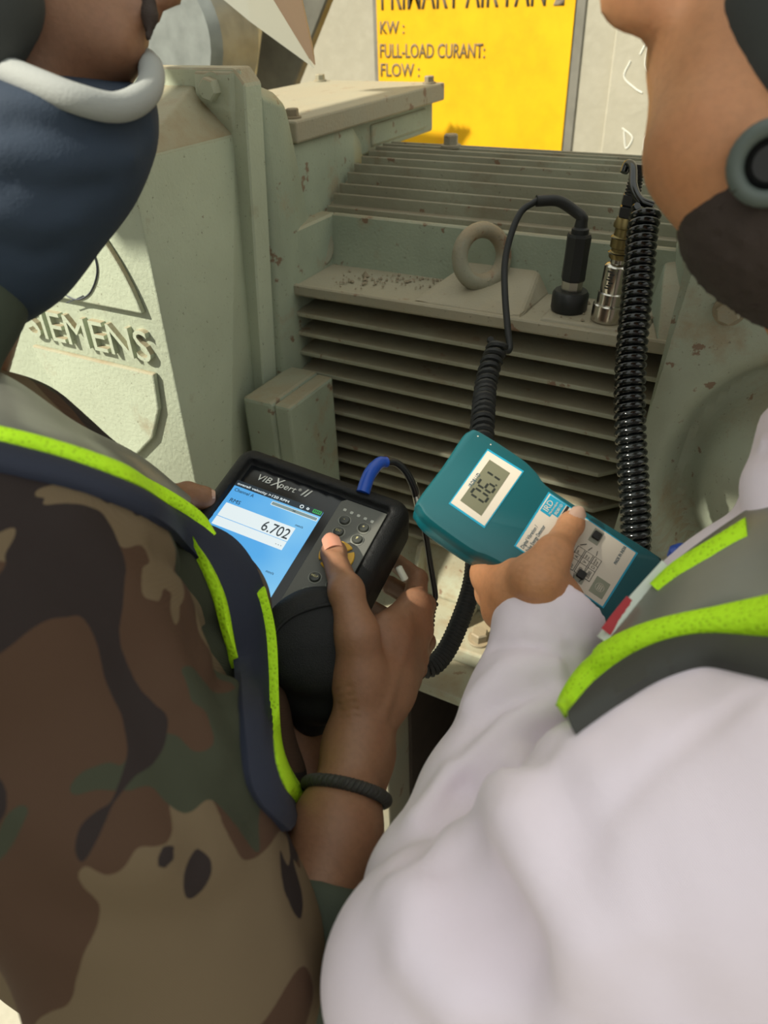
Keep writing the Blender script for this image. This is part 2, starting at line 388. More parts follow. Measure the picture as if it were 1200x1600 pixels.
# debris on the ledge: loose grit nobody could count
v = []; f = []; rr = random.Random(3)
for i in range(150):
    if i < 110: p = onp(rr.uniform(525, 720), rr.gauss(438, 7)+ .0, 2, LZ-.13+.001); p.y = min(p.y, .905)
    else: p = onp(rr.uniform(860, 1020), rr.uniform(470, 520), 2, LZ-.13+.004)
    if p.y < .83: p.y = .83+rr.random()*.03
    s = rr.choice([.0012, .0016, .002, .003]) if i else .007; n0 = len(v)
    if i == 1: s = .005
    for d in ((1, 0, 0), (-1, 0, 0), (0, 1, 0), (0, -1, 0), (0, 0, 1), (0, 0, -.6)): v.append(p+Vector(d)*s*rr.uniform(.6, 1.2))
    for t in ((0, 2, 4), (2, 1, 4), (1, 3, 4), (3, 0, 4), (2, 0, 5), (1, 2, 5), (3, 1, 5), (0, 3, 5)): f.append(tuple(n0+q for q in t))
mk('grit', v, f, plain('grit', (.27, .22, .15, 1), .9), kind='stuff', label='loose brown grit and crumbs lying on the motor ledge', category=None) if False else tagit(mk('grit', v, f, plain('grit', (.27, .22, .15, 1), .9), mo), kind='stuff')
# terminal box on top
tb = box('terminal_box', V(-.86, .895, 1.540), V(-.632, 1.325, 1.588), MP, mo, bevel=.004, seg=2)
box('box_panel', V(-.65, 1.10, 1.548), V(-.629, 1.295, 1.580), MP, tb, bevel=.004, seg=2)
hull('box_neck', [V(-.86, .85, 1.38), V(-.62, .85, 1.38), V(-.62, .85, 1.588), V(-.86, .85, 1.588), V(-.62, 1.03, 1.588), V(-.86, 1.03, 1.588), V(-.62, 1.03, 1.50), V(-.86, 1.03, 1.5), V(-.64, 1.10, 1.545), V(-.86, 1.10, 1.545)], MP, tb, bevel=.005, smooth=True)
box('duct_neck', V(-.86, .99, 1.44), V(-.655, 1.25, 1.545), MP, tb, bevel=.01, seg=2)
lid = box('box_lid', V(-.872, .875, 1.588), V(-.612, 1.33, 1.615), MDUST, tb, bevel=.003, seg=2)
for p in (V(-.63, .895, 1.615), V(-.63, 1.305, 1.615), V(-.85, 1.305, 1.615), V(-.85, .91, 1.615)): hexbolt(lid, p, (0, 0, 1), .0085, MBOLT, h=.009)
hexbolt(mo, V(-.50, 1.11, 1.553), (0, 0, 1), .011, MBOLT, h=.014)
# fan cowl on the left
cw = hull('fan_cowl', [V(-.60, .57, 1.621), V(-.606, .57, .95), V(-1.35, .57, 1.621), V(-1.35, .57, .95), V(-.66, .752, 1.668), V(-.612, .752, 1.618), V(-.662, .752, .93), V(-1.35, .752, 1.668), V(-1.35, .752, .93)], MPC, mo, bevel=.003, seg=2, smooth=True)
fl = hull('cowl_flange', [V(-.598, .745, 1.684), V(-.585, .745, 1.668), V(-.648, .745, .93), V(-1.4, .745, 1.684), V(-1.4, .745, .93), V(-.596, .775, 1.684), V(-.583, .775, 1.668), V(-.646, .775, .93), V(-1.4, .775, 1.684), V(-1.4, .775, .93)], MPC, mo, bevel=.002, seg=1)
hull('bearing_housing', [V(-.588, .775, 1.655), V(-.61, .775, 1.672), V(-.615, .775, .93), V(-1.3, .775, 1.672), V(-1.3, .775, .93), V(-.597, .838, 1.636), V(-.615, .838, 1.652), V(-.603, .84, .93), V(-1.3, .838, 1.652), V(-1.3, .84, .93), V(-.63, .93, 1.40), V(-.63, .93, .95), V(-1.3, .93, 1.4), V(-1.3, .93, .95)], MP, mo, bevel=.006, seg=3, smooth=True)
hexbolt(fl, onp(336, 138, 1, .745), (0, -1, 0), .0125, MPC, h=.012)
hull('bolt_pocket', [V(-.652, .752, 1.684), V(-.59, .752, 1.684), V(-.60, .752, 1.63), V(-.612, .752, 1.59), V(-.652, .742, 1.68), V(-.60, .742, 1.68), V(-.652, .738, 1.655), V(-.606, .740, 1.64)], MPC, fl, bevel=.002)
# raised round badge in two halves, with the band of letters between
cx, cz, RR = -.83, 1.42, .212
def seg_pts(z0, up):
    a0 = math.asin((z0-cz)/RR); pts = []
    if up: A = [a0+(math.pi-2*a0)*k/40 for k in range(41)]
    else: A = [math.pi-a0+(math.pi+2*a0)*k/40 for k in range(41)]
    return [V(cx+RR*math.cos(a), .5695, cz+RR*math.sin(a)) for a in A]
prism('badge_half', seg_pts(cz+.045, True), (0, -.007, 0), MPC, cw, bevel=.002, seg=2)
lo = [V(-.627, .5695, 1.392), V(-.632, .5695, 1.345), V(-.655, .5695, 1.30), V(-.69, .5695, 1.268), V(-.735, .5695, 1.245), V(-.79, .5695, 1.235), V(-.80, .5695, 1.26), V(-.815, .5695, 1.33), V(-.835, .5695, 1.392)]
prism('badge_half', lo, (0, -.007, 0), MPC, cw, bevel=.002, seg=2)
text('raised_lettering', 'SIEMENS', V(-.832, .5705, 1.4065), (1, 0, 0), (0, 0, 1), .038, MPC, cw, extrude=.0075, fw=.205)
MPEN = plain('pen_ink', (.05, .06, .08, 1), .6)
yq = .5615
pen = [(88, 372), (112, 366), (132, 378), (148, 402), (151, 430), (140, 458), (122, 468), (104, 462), (92, 452)]
tube('pen_mark', catmull([onp(a, b, 1, yq) for a, b in pen], 6), .0009, MPEN, cw, segs=5)
tube('pen_mark', [onp(88, 414, 1, yq), onp(105, 415, 1, yq), onp(122, 415, 1, yq)], .0008, MPEN, cw, segs=5)
tube('pen_mark', [onp(130, 462, 1, yq), onp(118, 468, 1, yq), onp(104, 473, 1, yq)], .0006, MPEN, cw, segs=5)
# small auxiliary box
ab = box('auxiliary_box', V(-.605, .683, 1.06), V(-.556, .795, 1.313), MP, mo, bevel=.005, seg=2)
box('auxiliary_lid', V(-.556, .686, 1.06), V(-.530, .792, 1.311), MP, ab, bevel=.004, seg=2)
# end shield on the right, dished
def shield():
    nx, nz = 60, 70; v = []; f = []
    for j in range(nz+1):
        zz = .95+(1.62-.95)*j/nz
        for i in range(nx+1):
            xl_ = -.088-.030*(1.53-zz)/.34
            x = xl_+(.42-xl_)*i/nx; r = math.hypot((x-.050), (zz-1.285)*.80)
            s = 1/(1+math.exp((r-.125)/.004)); rim = math.exp(-((r-.145)/.02)**2)
            y = .775+.050*s-.006*rim-.058*(1/(1+math.exp((r-.085)/.010)))
            v.append(V(x, y, zz))
    for j in range(nz):
        for i in range(nx): a = j*(nx+1)+i; f.append((a, a+1, a+nx+2, a+nx+1))
    n = len(v); v += [p+Vector((0, .05, 0)) for p in v]
    f += [tuple(n+q for q in reversed(t)) for t in f]
    W_ = nx+1
    for j in range(nz):
        a = j*W_; f.append((a, a+W_, n+a+W_, n+a)); a = j*W_+nx; f.append((a+W_, a, n+a, n+a+W_))
    for i in range(nx): f.append((i+1, i, n+i, n+i+1)); a = nz*W_+i; f.append((a, a+1, n+a+1, n+a))
    return mk('end_shield', v, f, MSHIELD, mo, smooth=True)
sh = shield()
hexbolt(sh, onp(1140, 484, 1, .776), (0, -1, 0), .0115, MBOLT, h=.011)
prism('shield_edge', [V(-.094, .785, 1.60), V(-.094, .93, 1.58), V(-.13, .93, .95), V(-.126, .785, .95)], (.02, 0, 0), MSHIELD, mo)
hull('shield_shoulder', [V(-.13, .925, 1.50), V(-.09, .84, 1.50), V(-.09, 1.12, 1.56), V(-.15, 1.12, 1.545), V(-.09, .84, 1.40), V(-.12, .93, 1.40), V(-.06, .84, 1.5), V(-.06, 1.12, 1.56)], MP, mo, bevel=.004)
# foot and plinth (old-frame heights)
hull('motor_foot', [V(-.60, .83, 1.045), V(-.12, .83, 1.045), V(-.60, .80, .955), V(-.12, .80, .955), V(-.60, 1.0, 1.045), V(-.12, 1.0, 1.045), V(-.60, 1.0, .955), V(-.12, 1.0, .955)], MBASE, mo, bevel=.006)
for x in (-.50, -.405, -.31, -.22): hull('foot_rib', [V(x, .80, 1.05), V(x+.008, .80, 1.05), V(x, .755, .955), V(x+.008, .755, .955), V(x, .85, .955), V(x+.008, .85, .955), V(x, .85, 1.05), V(x+.008, .85, 1.05)], MBASE, mo, bevel=.0015)
box('foot_plate', V(-.62, .715, .925), V(-.10, 1.0, .955), MBASE, mo, bevel=.004, seg=2)
hexbolt(mo, V(-.275, .745, .955), (0, 0, 1), .013, MBOLT, h=.014)
bp = empty('steel_plinth', (-.35, .8, 0), 'dusty pale green steel plinth with a dark open bay under the motor', 'plinth')
box('top_flange', V(-1.0, .655, .905), V(.6, 1.30, .925), MBASE, bp, bevel=.003, seg=2)
box('plinth_panel', V(-.95, .70, .13), V(-.372, .74, .905), MBASE, bp, bevel=.004)
box('edge_lip', V(-.392, .628, .16), V(-.374, .74, .905), MDUST, bp, bevel=.002)
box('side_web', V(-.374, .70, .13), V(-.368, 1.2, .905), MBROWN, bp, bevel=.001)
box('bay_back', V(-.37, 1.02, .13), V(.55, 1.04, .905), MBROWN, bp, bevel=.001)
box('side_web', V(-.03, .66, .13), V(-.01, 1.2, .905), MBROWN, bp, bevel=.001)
box('lower_beam', V(-.95, .66, .13), V(.6, 1.25, .17), MBASE, bp, bevel=.004)
tube('conduit', [V(-.47, .672, .905), V(-.47, .672, .5), V(-.47, .672, .17)], .012, plain('galvanised', (.45, .47, .42, 1), .4, .3, .1, 60), bp, segs=12)
# ------------------------------------------------------------------ sculpting grid for bodies and cloth
import openvdb
class G:
    def __init__(s, lo, hi, h):
        s.lo = np.array(lo, float); s.h = h; s.n = np.ceil((np.array(hi)-s.lo)/h).astype(int)+1
        s.f = np.full(s.n, .06, np.float32); s.ax = [(s.lo[i]+h*np.arange(s.n[i])).astype(np.float32) for i in range(3)]
    def sub(s, lo, hi):
        a = np.clip(np.floor((np.array(lo)-s.lo)/s.h).astype(int), 0, s.n); b = np.clip(np.ceil((np.array(hi)-s.lo)/s.h).astype(int)+1, 0, s.n)
        if np.any(b <= a): return None, None
        sl = tuple(slice(a[i], b[i]) for i in range(3))
        X = s.ax[0][sl[0]][:, None, None]; Y = s.ax[1][sl[1]][None, :, None]; Z = s.ax[2][sl[2]][None, None, :]
        return sl, (X, Y, Z)
    @staticmethod
    def smin(a, b, k):
        h = np.maximum(k-np.abs(a-b), 0)/k; return np.minimum(a, b)-h*h*k*.25
    def put(s, sl, d, k): s.f[sl] = G.smin(s.f[sl], d.astype(np.float32), k)
    def cap(s, a, b, ra, rb, k=.01, flat=None):
        "tapered capsule; flat=(direction, factor) squeezes it along a direction"
        a = np.array(a); b = np.array(b); r = max(ra, rb)+k+4*s.h
        if flat: r *= 1.25
        sl, P = s.sub(np.minimum(a, b)-r, np.maximum(a, b)+r)
        if sl is None: return s
        ba = b-a; L = max(ba.dot(ba), 1e-9); q = [P[i]-a[i] for i in range(3)]
        t = np.clip((q[0]*ba[0]+q[1]*ba[1]+q[2]*ba[2])/L, 0, 1); w = [q[i]-t*ba[i] for i in range(3)]
        if flat:
            u = np.array(flat[0]); u = u/np.linalg.norm(u); du = w[0]*u[0]+w[1]*u[1]+w[2]*u[2]; g = 1/flat[1]-1
            w = [w[i]+g*du*u[i] for i in range(3)]
        d = np.sqrt(w[0]**2+w[1]**2+w[2]**2)-(ra+(rb-ra)*t)
        if flat: d = d*flat[1]**.5
        s.put(sl, d, k); return s
    def chain(s, pts, rad, k=.01, flat=None):
        for i in range(len(pts)-1): s.cap(pts[i], pts[i+1], rad[i], rad[i+1], k, flat)
        return s
    def ball(s, c, r, k=.01, flat=None): return s.cap(c, Vector(c)+Vector((0, 0, 1e-4)), r, r, k, flat)
    def cut(s, p, n, k=.004):
        "keep the side the normal n points away from"
        p = np.array(p); n = np.array(n)/np.linalg.norm(n); sl, P = s.sub(s.lo, s.lo+s.h*s.n)
        d = (P[0]-p[0])*n[0]+(P[1]-p[1])*n[1]+(P[2]-p[2])*n[2]
        s.f = -G.smin(-s.f, -d.astype(np.float32), k); return s
    def carve(s, a, b, r, k=.006):
        a = np.array(a); b = np.array(b); R = r+k+3*s.h; sl, P = s.sub(np.minimum(a, b)-R, np.maximum(a, b)+R)
        if sl is None: return s
        ba = b-a; L = max(ba.dot(ba), 1e-9); q = [P[i]-a[i] for i in range(3)]
        t = np.clip((q[0]*ba[0]+q[1]*ba[1]+q[2]*ba[2])/L, 0, 1); d = r-np.sqrt(sum((q[i]-t*ba[i])**2 for i in range(3)))
        s.f[sl] = -G.smin(-s.f[sl], -d.astype(np.float32), k); return s
    def ridge(s, pts, w, amp):
        "a fold: raises (amp>0) or dents (amp<0) the cloth along a line"
        pts = [np.array(p) for p in pts]; R = w*2.6
        lo = np.min(pts, 0)-R; hi = np.max(pts, 0)+R; sl, P = s.sub(lo, hi)
        if sl is None: return s
        best = None
        for a, b in zip(pts[:-1], pts[1:]):
            ba = b-a; L = max(ba.dot(ba), 1e-9); q = [P[i]-a[i] for i in range(3)]
            t = np.clip((q[0]*ba[0]+q[1]*ba[1]+q[2]*ba[2])/L, 0, 1); d2 = sum((q[i]-t*ba[i])**2 for i in range(3))
            best = d2 if best is None else np.minimum(best, d2)
        s.f[sl] -= (amp*np.exp(-best/(w*w))).astype(np.float32); return s
    def wave(s, fn, amp):
        sl, P = s.sub(s.lo, s.lo+s.h*s.n); s.f += (amp*fn(*P)).astype(np.float32); return s
    def polys(s):
        B = 4*s.h; g = openvdb.FloatGrid(B); g.copyFromArray(np.clip(s.f, -B, B).astype(np.float32))
        pts, tris, quads = g.convertToPolygons(isovalue=0.0, adaptivity=0.0)
        return pts*s.h+s.lo, quads, tris
    def mesh(s, name='m'):
        p, q, t = s.polys(); me = bpy.data.meshes.new(name)
        nq = len(q); n3 = len(t); me.vertices.add(len(p)); me.vertices.foreach_set('co', p.astype(np.float32).ravel())
        me.loops.add(nq*4+n3*3); q = q[:, ::-1]; t = t[:, ::-1] if n3 else t
        me.loops.foreach_set('vertex_index', np.concatenate([q.ravel(), t.ravel()]) if n3 else q.ravel())
        me.polygons.add(nq+n3); me.polygons.foreach_set('loop_start', np.concatenate([np.arange(nq)*4, nq*4+np.arange(n3)*3]))
        me.polygons.foreach_set('use_smooth', np.ones(nq+n3, bool)); me.update(); me.validate()
        # outward normals
        if nq:
            a = me.polygons[0]; c = np.array(a.center); nn = np.array(a.normal)
            ix = np.clip(((c+nn*s.h-s.lo)/s.h).round().astype(int), 0, s.n-1); jx = np.clip(((c-nn*s.h-s.lo)/s.h).round().astype(int), 0, s.n-1)
            if s.f[tuple(ix)] < s.f[tuple(jx)]: me.flip_normals()
        return me
    def bvh(s):
        p, q, t = s.polys(); return BVHTree.FromPolygons([Vector(x) for x in p.tolist()], [list(map(int, x)) for x in q]+[list(map(int, x)) for x in t])
    def trace(s, px, py, dmax=3.):
        "first point of the shape along the ray of a pixel (marching on the grid)"
        r = np.array(RAY(px, py)); ts = np.arange(.12, dmax, s.h*.5); P = CAM+ts[:, None]*r
        u = (P-s.lo)/s.h; ok = np.all((u >= 0) & (u < s.n-1.001), axis=1); P = P[ok]; u = u[ok]; ts = ts[ok]
        if not len(u): return None
        i = u.astype(int); w = u-i; val = 0
        for a in (0, 1):
            for b in (0, 1):
                for c in (0, 1):
                    val = val+s.f[i[:, 0]+a, i[:, 1]+b, i[:, 2]+c]*(w[:, 0] if a else 1-w[:, 0])*(w[:, 1] if b else 1-w[:, 1])*(w[:, 2] if c else 1-w[:, 2])
        k = np.argmax(val < 0)
        if val[k] >= 0: # miss: nearest approach
            k = int(np.argmin(val)); s.miss = True
        else: s.miss = False
        return Vector(P[k])
    def normal(s, p):
        g = []
        for i in range(3):
            e = Vector((0, 0, 0)); e[i] = s.h*1.5; g.append(s.val(p+e)-s.val(p-e))
        return Vector(g).normalized()
    def val(s, p):
        u = (np.array(p)-s.lo)/s.h; i = np.clip(u.astype(int), 0, s.n-2); w = u-i; v = 0
        for a in (0, 1):
            for b in (0, 1):
                for c in (0, 1): v += s.f[i[0]+a, i[1]+b, i[2]+c]*(w[0] if a else 1-w[0])*(w[1] if b else 1-w[1])*(w[2] if c else 1-w[2])
        return v
    def fold(s, pix, w, amp): return s.ridge([s.trace(a, b) for a, b in pix], w, amp)
def joinmesh(name, meshes, mats, **t):
    bm = bmesh.new()
    for me in meshes: bm.from_mesh(me)
    me = bpy.data.meshes.new(name); bm.to_mesh(me); bm.free(); me.polygons.foreach_set('use_smooth', [True]*len(me.polygons))
    return tagit(link(name, me, t.pop('parent', None), mats), **t)
def ribbon(name, g, rows, mat, parent, off=.003, th=.002, n=8, m=4, press=True):
    "cloth strip lying on sculpted cloth g; rows = two polylines of pixels traced onto it, given thickness"
    A = catmull([Vector((a, b, 0)) for a, b in rows[0]], n); B = catmull([Vector((a, b, 0)) for a, b in rows[1]], n)
    K = max(len(A), len(B)); rs = lambda L: [L[min(int(i*(len(L)-1)/(K-1)), len(L)-1)] for i in range(K)]
    A = rs(A); B = rs(B); top = []; bot = []
    for a, b in zip(A, B):
        for j in range(m+1):
            q = a.lerp(b, j/m); p = g.trace(q.x, q.y); nn = g.normal(p)
            e = off if 0 < j < m else off*.5
            top.append(p+nn*(e+th)); bot.append(p+nn*(e-.004))
    W_ = m+1
    for L_ in (top, bot):          # even out the strip along its length
        for _ in range(4):
            c_ = list(L_)
            for i in range(1, K-1):
                for j in range(W_): L_[i*W_+j] = (c_[(i-1)*W_+j]+c_[i*W_+j]*2+c_[(i+1)*W_+j])/4
    v = top+bot; N_ = len(top); f = []
    for i in range(K-1):
        for j in range(m):
            a = i*W_+j; f.append((a, a+1, a+W_+1, a+W_)); f.append((N_+a, N_+a+W_, N_+a+W_+1, N_+a+1))
        a = i*W_; f.append((a, a+W_, N_+a+W_, N_+a)); a = i*W_+m; f.append((a+W_, a, N_+a, N_+a+W_))
    for j in range(m):
        f.append((j+1, j, N_+j, N_+j+1)); a = (K-1)*W_+j; f.append((a, a+1, N_+a+1, N_+a))
    return mk(name, v, f, mat, parent, smooth=1.2)
# cloth and skin
def skin(name, c, c2):
    k = M(name, c, .48, 0, .4); k.b.inputs['Subsurface Weight'].default_value = .12; k.b.inputs['Subsurface Radius'].default_value = (.008, .003, .0015); k.b.inputs['Subsurface Scale'].default_value = .6
    k.mix(k.ramp(k.noise(22, 4), [(.35, 0.), (.7, .8)]), c2); k.mix(k.ramp(k.noise(240, 3), [(.4, 0.), (.75, .25)]), tuple([x*.5 for x in c[:3]]+[1]))
    k.bump(k.noise(420, 4, .7), .35, .0009).bump(k.noise(90, 3, .6), .2, .001); return k.m
MSKA = skin('skin_brown', (.26, .13, .072, 1), (.21, .092, .050, 1))
MSKB = skin('skin_warm_brown', (.53, .255, .125, 1), (.47, .20, .09, 1))
MNAIL = plain('nail', (.52, .33, .25, 1), .28)
MNAIL2 = plain('nail_red', (.42, .19, .13, 1), .28)
def weave(k, sc=1700, st=.35):
    w = k.t.nodes.new('ShaderNodeTexWave'); w.inputs['Scale'].default_value = sc; w.bands_direction = 'DIAGONAL'; k.L(k.world(), w.inputs['Vector'])
    k.bump(w.outputs['Fac'], st, .0004)
def lav():
    k = M('lavender_cloth', (.82, .72, .82, 1), .85, 0, .2); k.b.inputs['Sheen Weight'].default_value = .3
    k.mix(k.ramp(k.noise(7, 3), [(.35, 0.), (.7, .35)]), (.83, .71, .76, 1)); weave(k, 420); k.bump(k.noise(35, 4), .3, .004); return k.m
MLAV = lav()
def camo():
    k = M('camouflage_cloth', (.135, .098, .060, 1), .85, 0, .1)
    d = Vector((.45, .85, .95)).normalized(); q = d.rotation_difference(Vector((1, 0, 0))).to_euler()
    def cw_(off):
        a = k.world((1, 1, 1), tuple(q)); mp = k.t.nodes.new('ShaderNodeMapping'); mp.inputs['Scale'].default_value = (.42, 1, 1); mp.inputs['Location'].default_value = (off, off*.3, off*.7); k.L(a, mp.inputs[0]); return mp.outputs[0]
    v = cw_(0)
    k.mix(k.ramp(k.noise(9, 2.4, .45, v, .6), [(.0, 0.), (.52, 1.)], True), (.070, .040, .026, 1))
    v2 = cw_(3.1)
    k.mix(k.ramp(k.noise(8, 2.2, .45, v2, .8), [(.0, 0.), (.60, 1.)], True), (.045, .048, .032, 1))
    v3 = cw_(7.7)
    k.mix(k.ramp(k.noise(9, 2.4, .45, v3, .9), [(.0, 0.), (.55, 1.)], True), (.028, .021, .020, 1))
    weave(k, 380, .3); k.bump(k.noise(30, 4), .3, .004); return k.m
MCAMO = camo()
MOLIVE = plain('olive_cloth', (.050, .062, .042, 1), .85, 0, .3, 900, .2)
MNAVY = plain('navy_cloth', (.012, .016, .034, 1), .8, 0, .35, 700)
MSCARF = plain('dark_blue_knit', (.020, .034, .060, 1), .85, 0, .4, 500, .2)
MRIM = plain('grey_knit', (.30, .31, .30, 1), .85, 0, .4, 500)
def neon():
    k = M('neon_mesh_fabric', (.50, .86, .02, 1), .7, 0, .2)
    vo = k.t.nodes.new('ShaderNodeTexVoronoi'); vo.inputs['Scale'].default_value = 330; k.L(k.world(), vo.inputs['Vector'])
    k.mix(k.ramp(vo.outputs['Distance'], [(.0, .55), (.38, 0.)]), (.10, .20, .01, 1)); k.bump(vo.outputs['Distance'], .6, .001); return k.m
MNEON = neon()
MREFL = plain('grey_reflective_tape', (.20, .20, .17, 1), .35, .2, .15, 300, .2)
MDGR = plain('charcoal_cloth', (.045, .045, .040, 1), .8, 0, .3, 700)
MHAIR = plain('dark_hair', (.035, .022, .017, 1), .8, 0, 1., 700)
MHELM = plain('cream_helmet_shell', (.68, .64, .50, 1), .35)
MHELB = plain('charcoal_helmet_liner', (.030, .033, .032, 1), .75, 0, .4, 400)
MBUCK = plain('grey_green_plastic', (.085, .105, .095, 1), .5)
# ------------------------------------------------------------------ frames of the two held instruments
class Frame:
    def __init__(s, px, py, d, u, v):
        s.o = W(px, py, d); u = np.array(u, float); u /= np.linalg.norm(u); v = np.array(v, float); v /= np.linalg.norm(v)
        n = -np.cross(u, v); n /= np.linalg.norm(n); v = -np.cross(n, u)*-1 if False else np.cross(u, n)*-1*-1
        if v.dot(np.array(v)) < 0: v = -v
        s.u = Vector(RM@u); s.n = Vector(RM@n); s.v = s.u.cross(s.n)
        if s.v.dot(Vector(RM@v)) < 0: s.v = -s.v
    def p(s, a, b, c=0.): return s.o+s.u*a+s.v*b+s.n*c
    def on(s, px, py, c=0.):
        r = RAY(px, py); t = (s.o+s.n*c-Vector(CAM)).dot(s.n)/r.dot(s.n); return Vector(CAM)+r*t
    def uv(s, px, py, c=0.):
        q = s.on(px, py, c)-s.o; return q.dot(s.u), q.dot(s.v)
_v = np.array([-87, 155, -115.]); FA = Frame(386, 851, .624, (145, 52, -39.5), (-87, 155, -115))
FB = Frame(842, 826, .585, (85, -108, 59.), (303, 209, -54.))   # u across (text direction), v along towards the grip
FA.v = FA.v if FA.v.dot(Vector(RM@np.array([-87, 155, -115.]))) > 0 else -FA.v
FB.v = FB.v if FB.v.dot(Vector(RM@np.array([303, 209, -54.]))) > 0 else -FB.v

# ------------------------------------------------------------------ person on the left: camouflage shirt
def handmesh(lo, hi, h, build):
    g = G(lo, hi, h); build(g); return g
def bounds(pts, m): a = np.array([list(p) for p in pts]); return a.min(0)-m, a.max(0)+m

def creases(g, pts, w=.0012, amp=-.0008):
    for p, dirv, L in pts: g.ridge([p-dirv*L, p+dirv*L], w, amp)

tA = FA.on(521, 868, .0095); iA = FA.on(541, 925, .021); mA = W(558, 990, .562); cA = W(564, 1062, .570); wA = W(558, 1165, .565)
k1 = W(648, 948, .632); k2 = W(654, 985, .632); k3 = W(646, 1030, .628); k4 = W(632, 1062, .615)
def bA(g):
    g.cap(wA, cA, .0195, .0195, .012)
    g.cap(cA, mA, .0200, .0165, .012); g.cap(mA, iA, .0165, .0122, .006); g.cap(iA, tA, .0122, .0098, .006)
    g.ball(FA.on(522, 862, .0095), .0102, .006); g.ball(FA.on(541, 922, .022), .0128, .006)
    # palm
    for kk, r0 in ((k1, .0135), (k2, .0125), (k3, .0125), (k4, .012)): g.cap(W(585, 1095, .592), kk, .0175, r0, .012)
    g.cap(W(610, 1000, .600), W(600, 1080, .598), .020, .022, .015)
    g.cap(mA.lerp(k1, .35)+Vector((0, 0, -.012)), k1, .012, .0125, .012)
    g.cap(wA, W(598, 1075, .592), .020, .020, .015); g.cap(wA, W(575, 1180, .58), .0195, .0175, .012)
    # fingers wrap behind the instrument
    for kk, a, b, r in ((k1, W(652, 905, .668), W(610, 872, .705), .0095), (k2, W(664, 945, .672), W(610, 915, .71), .0098), (k3, W(664, 1003, .668), W(605, 965, .705), .0095), (k4, W(652, 1045, .655), W(595, 1015, .69), .0085)):
        g.cap(kk, a, r+.002, r, .004); g.cap(a, b, r, r-.001, .003); g.cap(b, b+(b-a)*.45, r-.001, r-.002, .002)
    # forearm
    g.cap(wA, W(524, 1300, .520), .0195, .0265, .02); g.cap(W(572, 1180, .585), W(532, 1300, .545), .0175, .0265, .02)
    g.cap(W(524, 1300, .520), W(470, 1480, .480), .030, .034, .02)
    # details: knuckle creases on thumb, web, wrist lines
    d = (FA.u*.9+FA.v*.1)
    for dy in (-5, 0, 5): g.ridge([FA.on(525, 915+dy, .0345), FA.on(541, 912+dy, .0365), FA.on(556, 915+dy, .034)], .0011, -.0009)
    for q in range(5):
        a = g.trace(523+q*2, 1078+q*11); b = g.trace(548+q*3, 1072+q*12); g.ridge([a, b], .0012, -.0011)
    g.fold([(600, 960), (612, 1040), (606, 1100)], .006, .0016); g.fold([(640, 965), (622, 1050), (600, 1120)], .005, .0014)
    # nail bed
    g.carve(FA.on(513, 853, .0225), FA.on(531, 853, .0225), .0035, .003)
lo, hi = bounds([tA, wA, W(470, 1480, .48), W(610, 872, .72), W(680, 1000, .66), W(500, 1400, .45)], .045)
gHA = handmesh(lo, hi, .0016, bA)
# left hand of the left person, thumb over the case edge
t2 = FA.on(318, 778, .0075)
def bA2(g):
    a = FA.on(293, 775, .013); b = W(255, 788, .615)
    g.cap(t2, a, .0093, .0115, .005); g.cap(a, b, .0118, .015, .006); g.ball(t2, .0100, .004)
    g.cap(b, W(250, 880, .640), .016, .022, .012); g.cap(W(250, 880, .640), W(300, 900, .675), .024, .02, .012)
    for q in range(4):
        p0 = W(262+q*10, 830+q*38, .665); p1 = W(330+q*8, 820+q*38, .712); g.cap(p0, p1, .0105, .0095, .004); g.cap(p1, p1+(FA.u*.03), .0095, .008, .003)
    g.chain([W(275, 900, .66), W(385, 1030, .665), W(455, 1150, .640), W(480, 1260, .60)], [.023, .025, .030, .034], .01)
    g.ridge([FA.on(299, 768, .0245), FA.on(296, 786, .0245)], .0011, -.0009); g.ridge([FA.on(294, 768, .0245), FA.on(291, 786, .0245)], .0011, -.0009)
lo, hi = bounds([t2, W(240, 800, .62), W(300, 960, .74), W(480, 1260, .60), W(380, 830, .74)], .04)
gHA2 = handmesh(lo, hi, .0022, bA2)

# body below the clothes and head (one surface)
fA = Vector((.12, 1, 0)).normalized(); lA = Vector((1, -.12, 0)).normalized()
cA0 = Vector((-.505, .225, 0))
gBA = G((-.95, -.15, 0), (-.1, .75, 1.95), .008)
at = lambda c, f, l, a, b, z: c+f*a+l*b+Vector((0, 0, z))
gBA.cap(at(cA0, fA, lA, 0, 0, 1.25), at(cA0, fA, lA, -.02, 0, .95), .125, .12, .05, flat=(fA, .75))
gBA.cap(at(cA0, fA, lA, .0, -.13, 1.31), at(cA0, fA, lA, 0, .13, 1.31), .05, .05, .05)
for s_ in (-1, 1):
    gBA.chain([at(cA0, fA, lA, -.02, .085*s_, .90), at(cA0, fA, lA, .0, .10*s_, .48), at(cA0, fA, lA, -.03, .11*s_, .09), at(cA0, fA, lA, .10, .12*s_, .04)], [.085, .055, .038, .035], .03)
nkA = W(-10, 240, .50)
gBA.cap(at(cA0, fA, lA, .02, -.03, 1.36), nkA, .042, .046, .03)
gBA.cap(W(90, 14, .50), W(20, -120, .52), .060, .075, .03); gBA.cap(W(20, -140, .53), W(-60, -170, .55), .085, .088, .03)
gBA.cap(nkA, W(70, 30, .50), .055, .05, .02); gBA.cap(W(176, 72, .485), W(120, 60, .49), .020, .032, .02)
gBA.cap(W(262, -16, .485), W(235, -130, .49), .011, .008, .01); gBA.ball(W(228, 20, .485), .010, .008)
gBA.ball(W(130, -130, .47), .02, .02); gBA.cap(W(200, -190, .50), W(160, -250, .51), .02, .03, .03)
gBA.chain([at(cA0, fA, lA, 0, .17, 1.31), W(300, 1560, .49), W(440, 1500, .49)], [.045, .04, .034], .02)
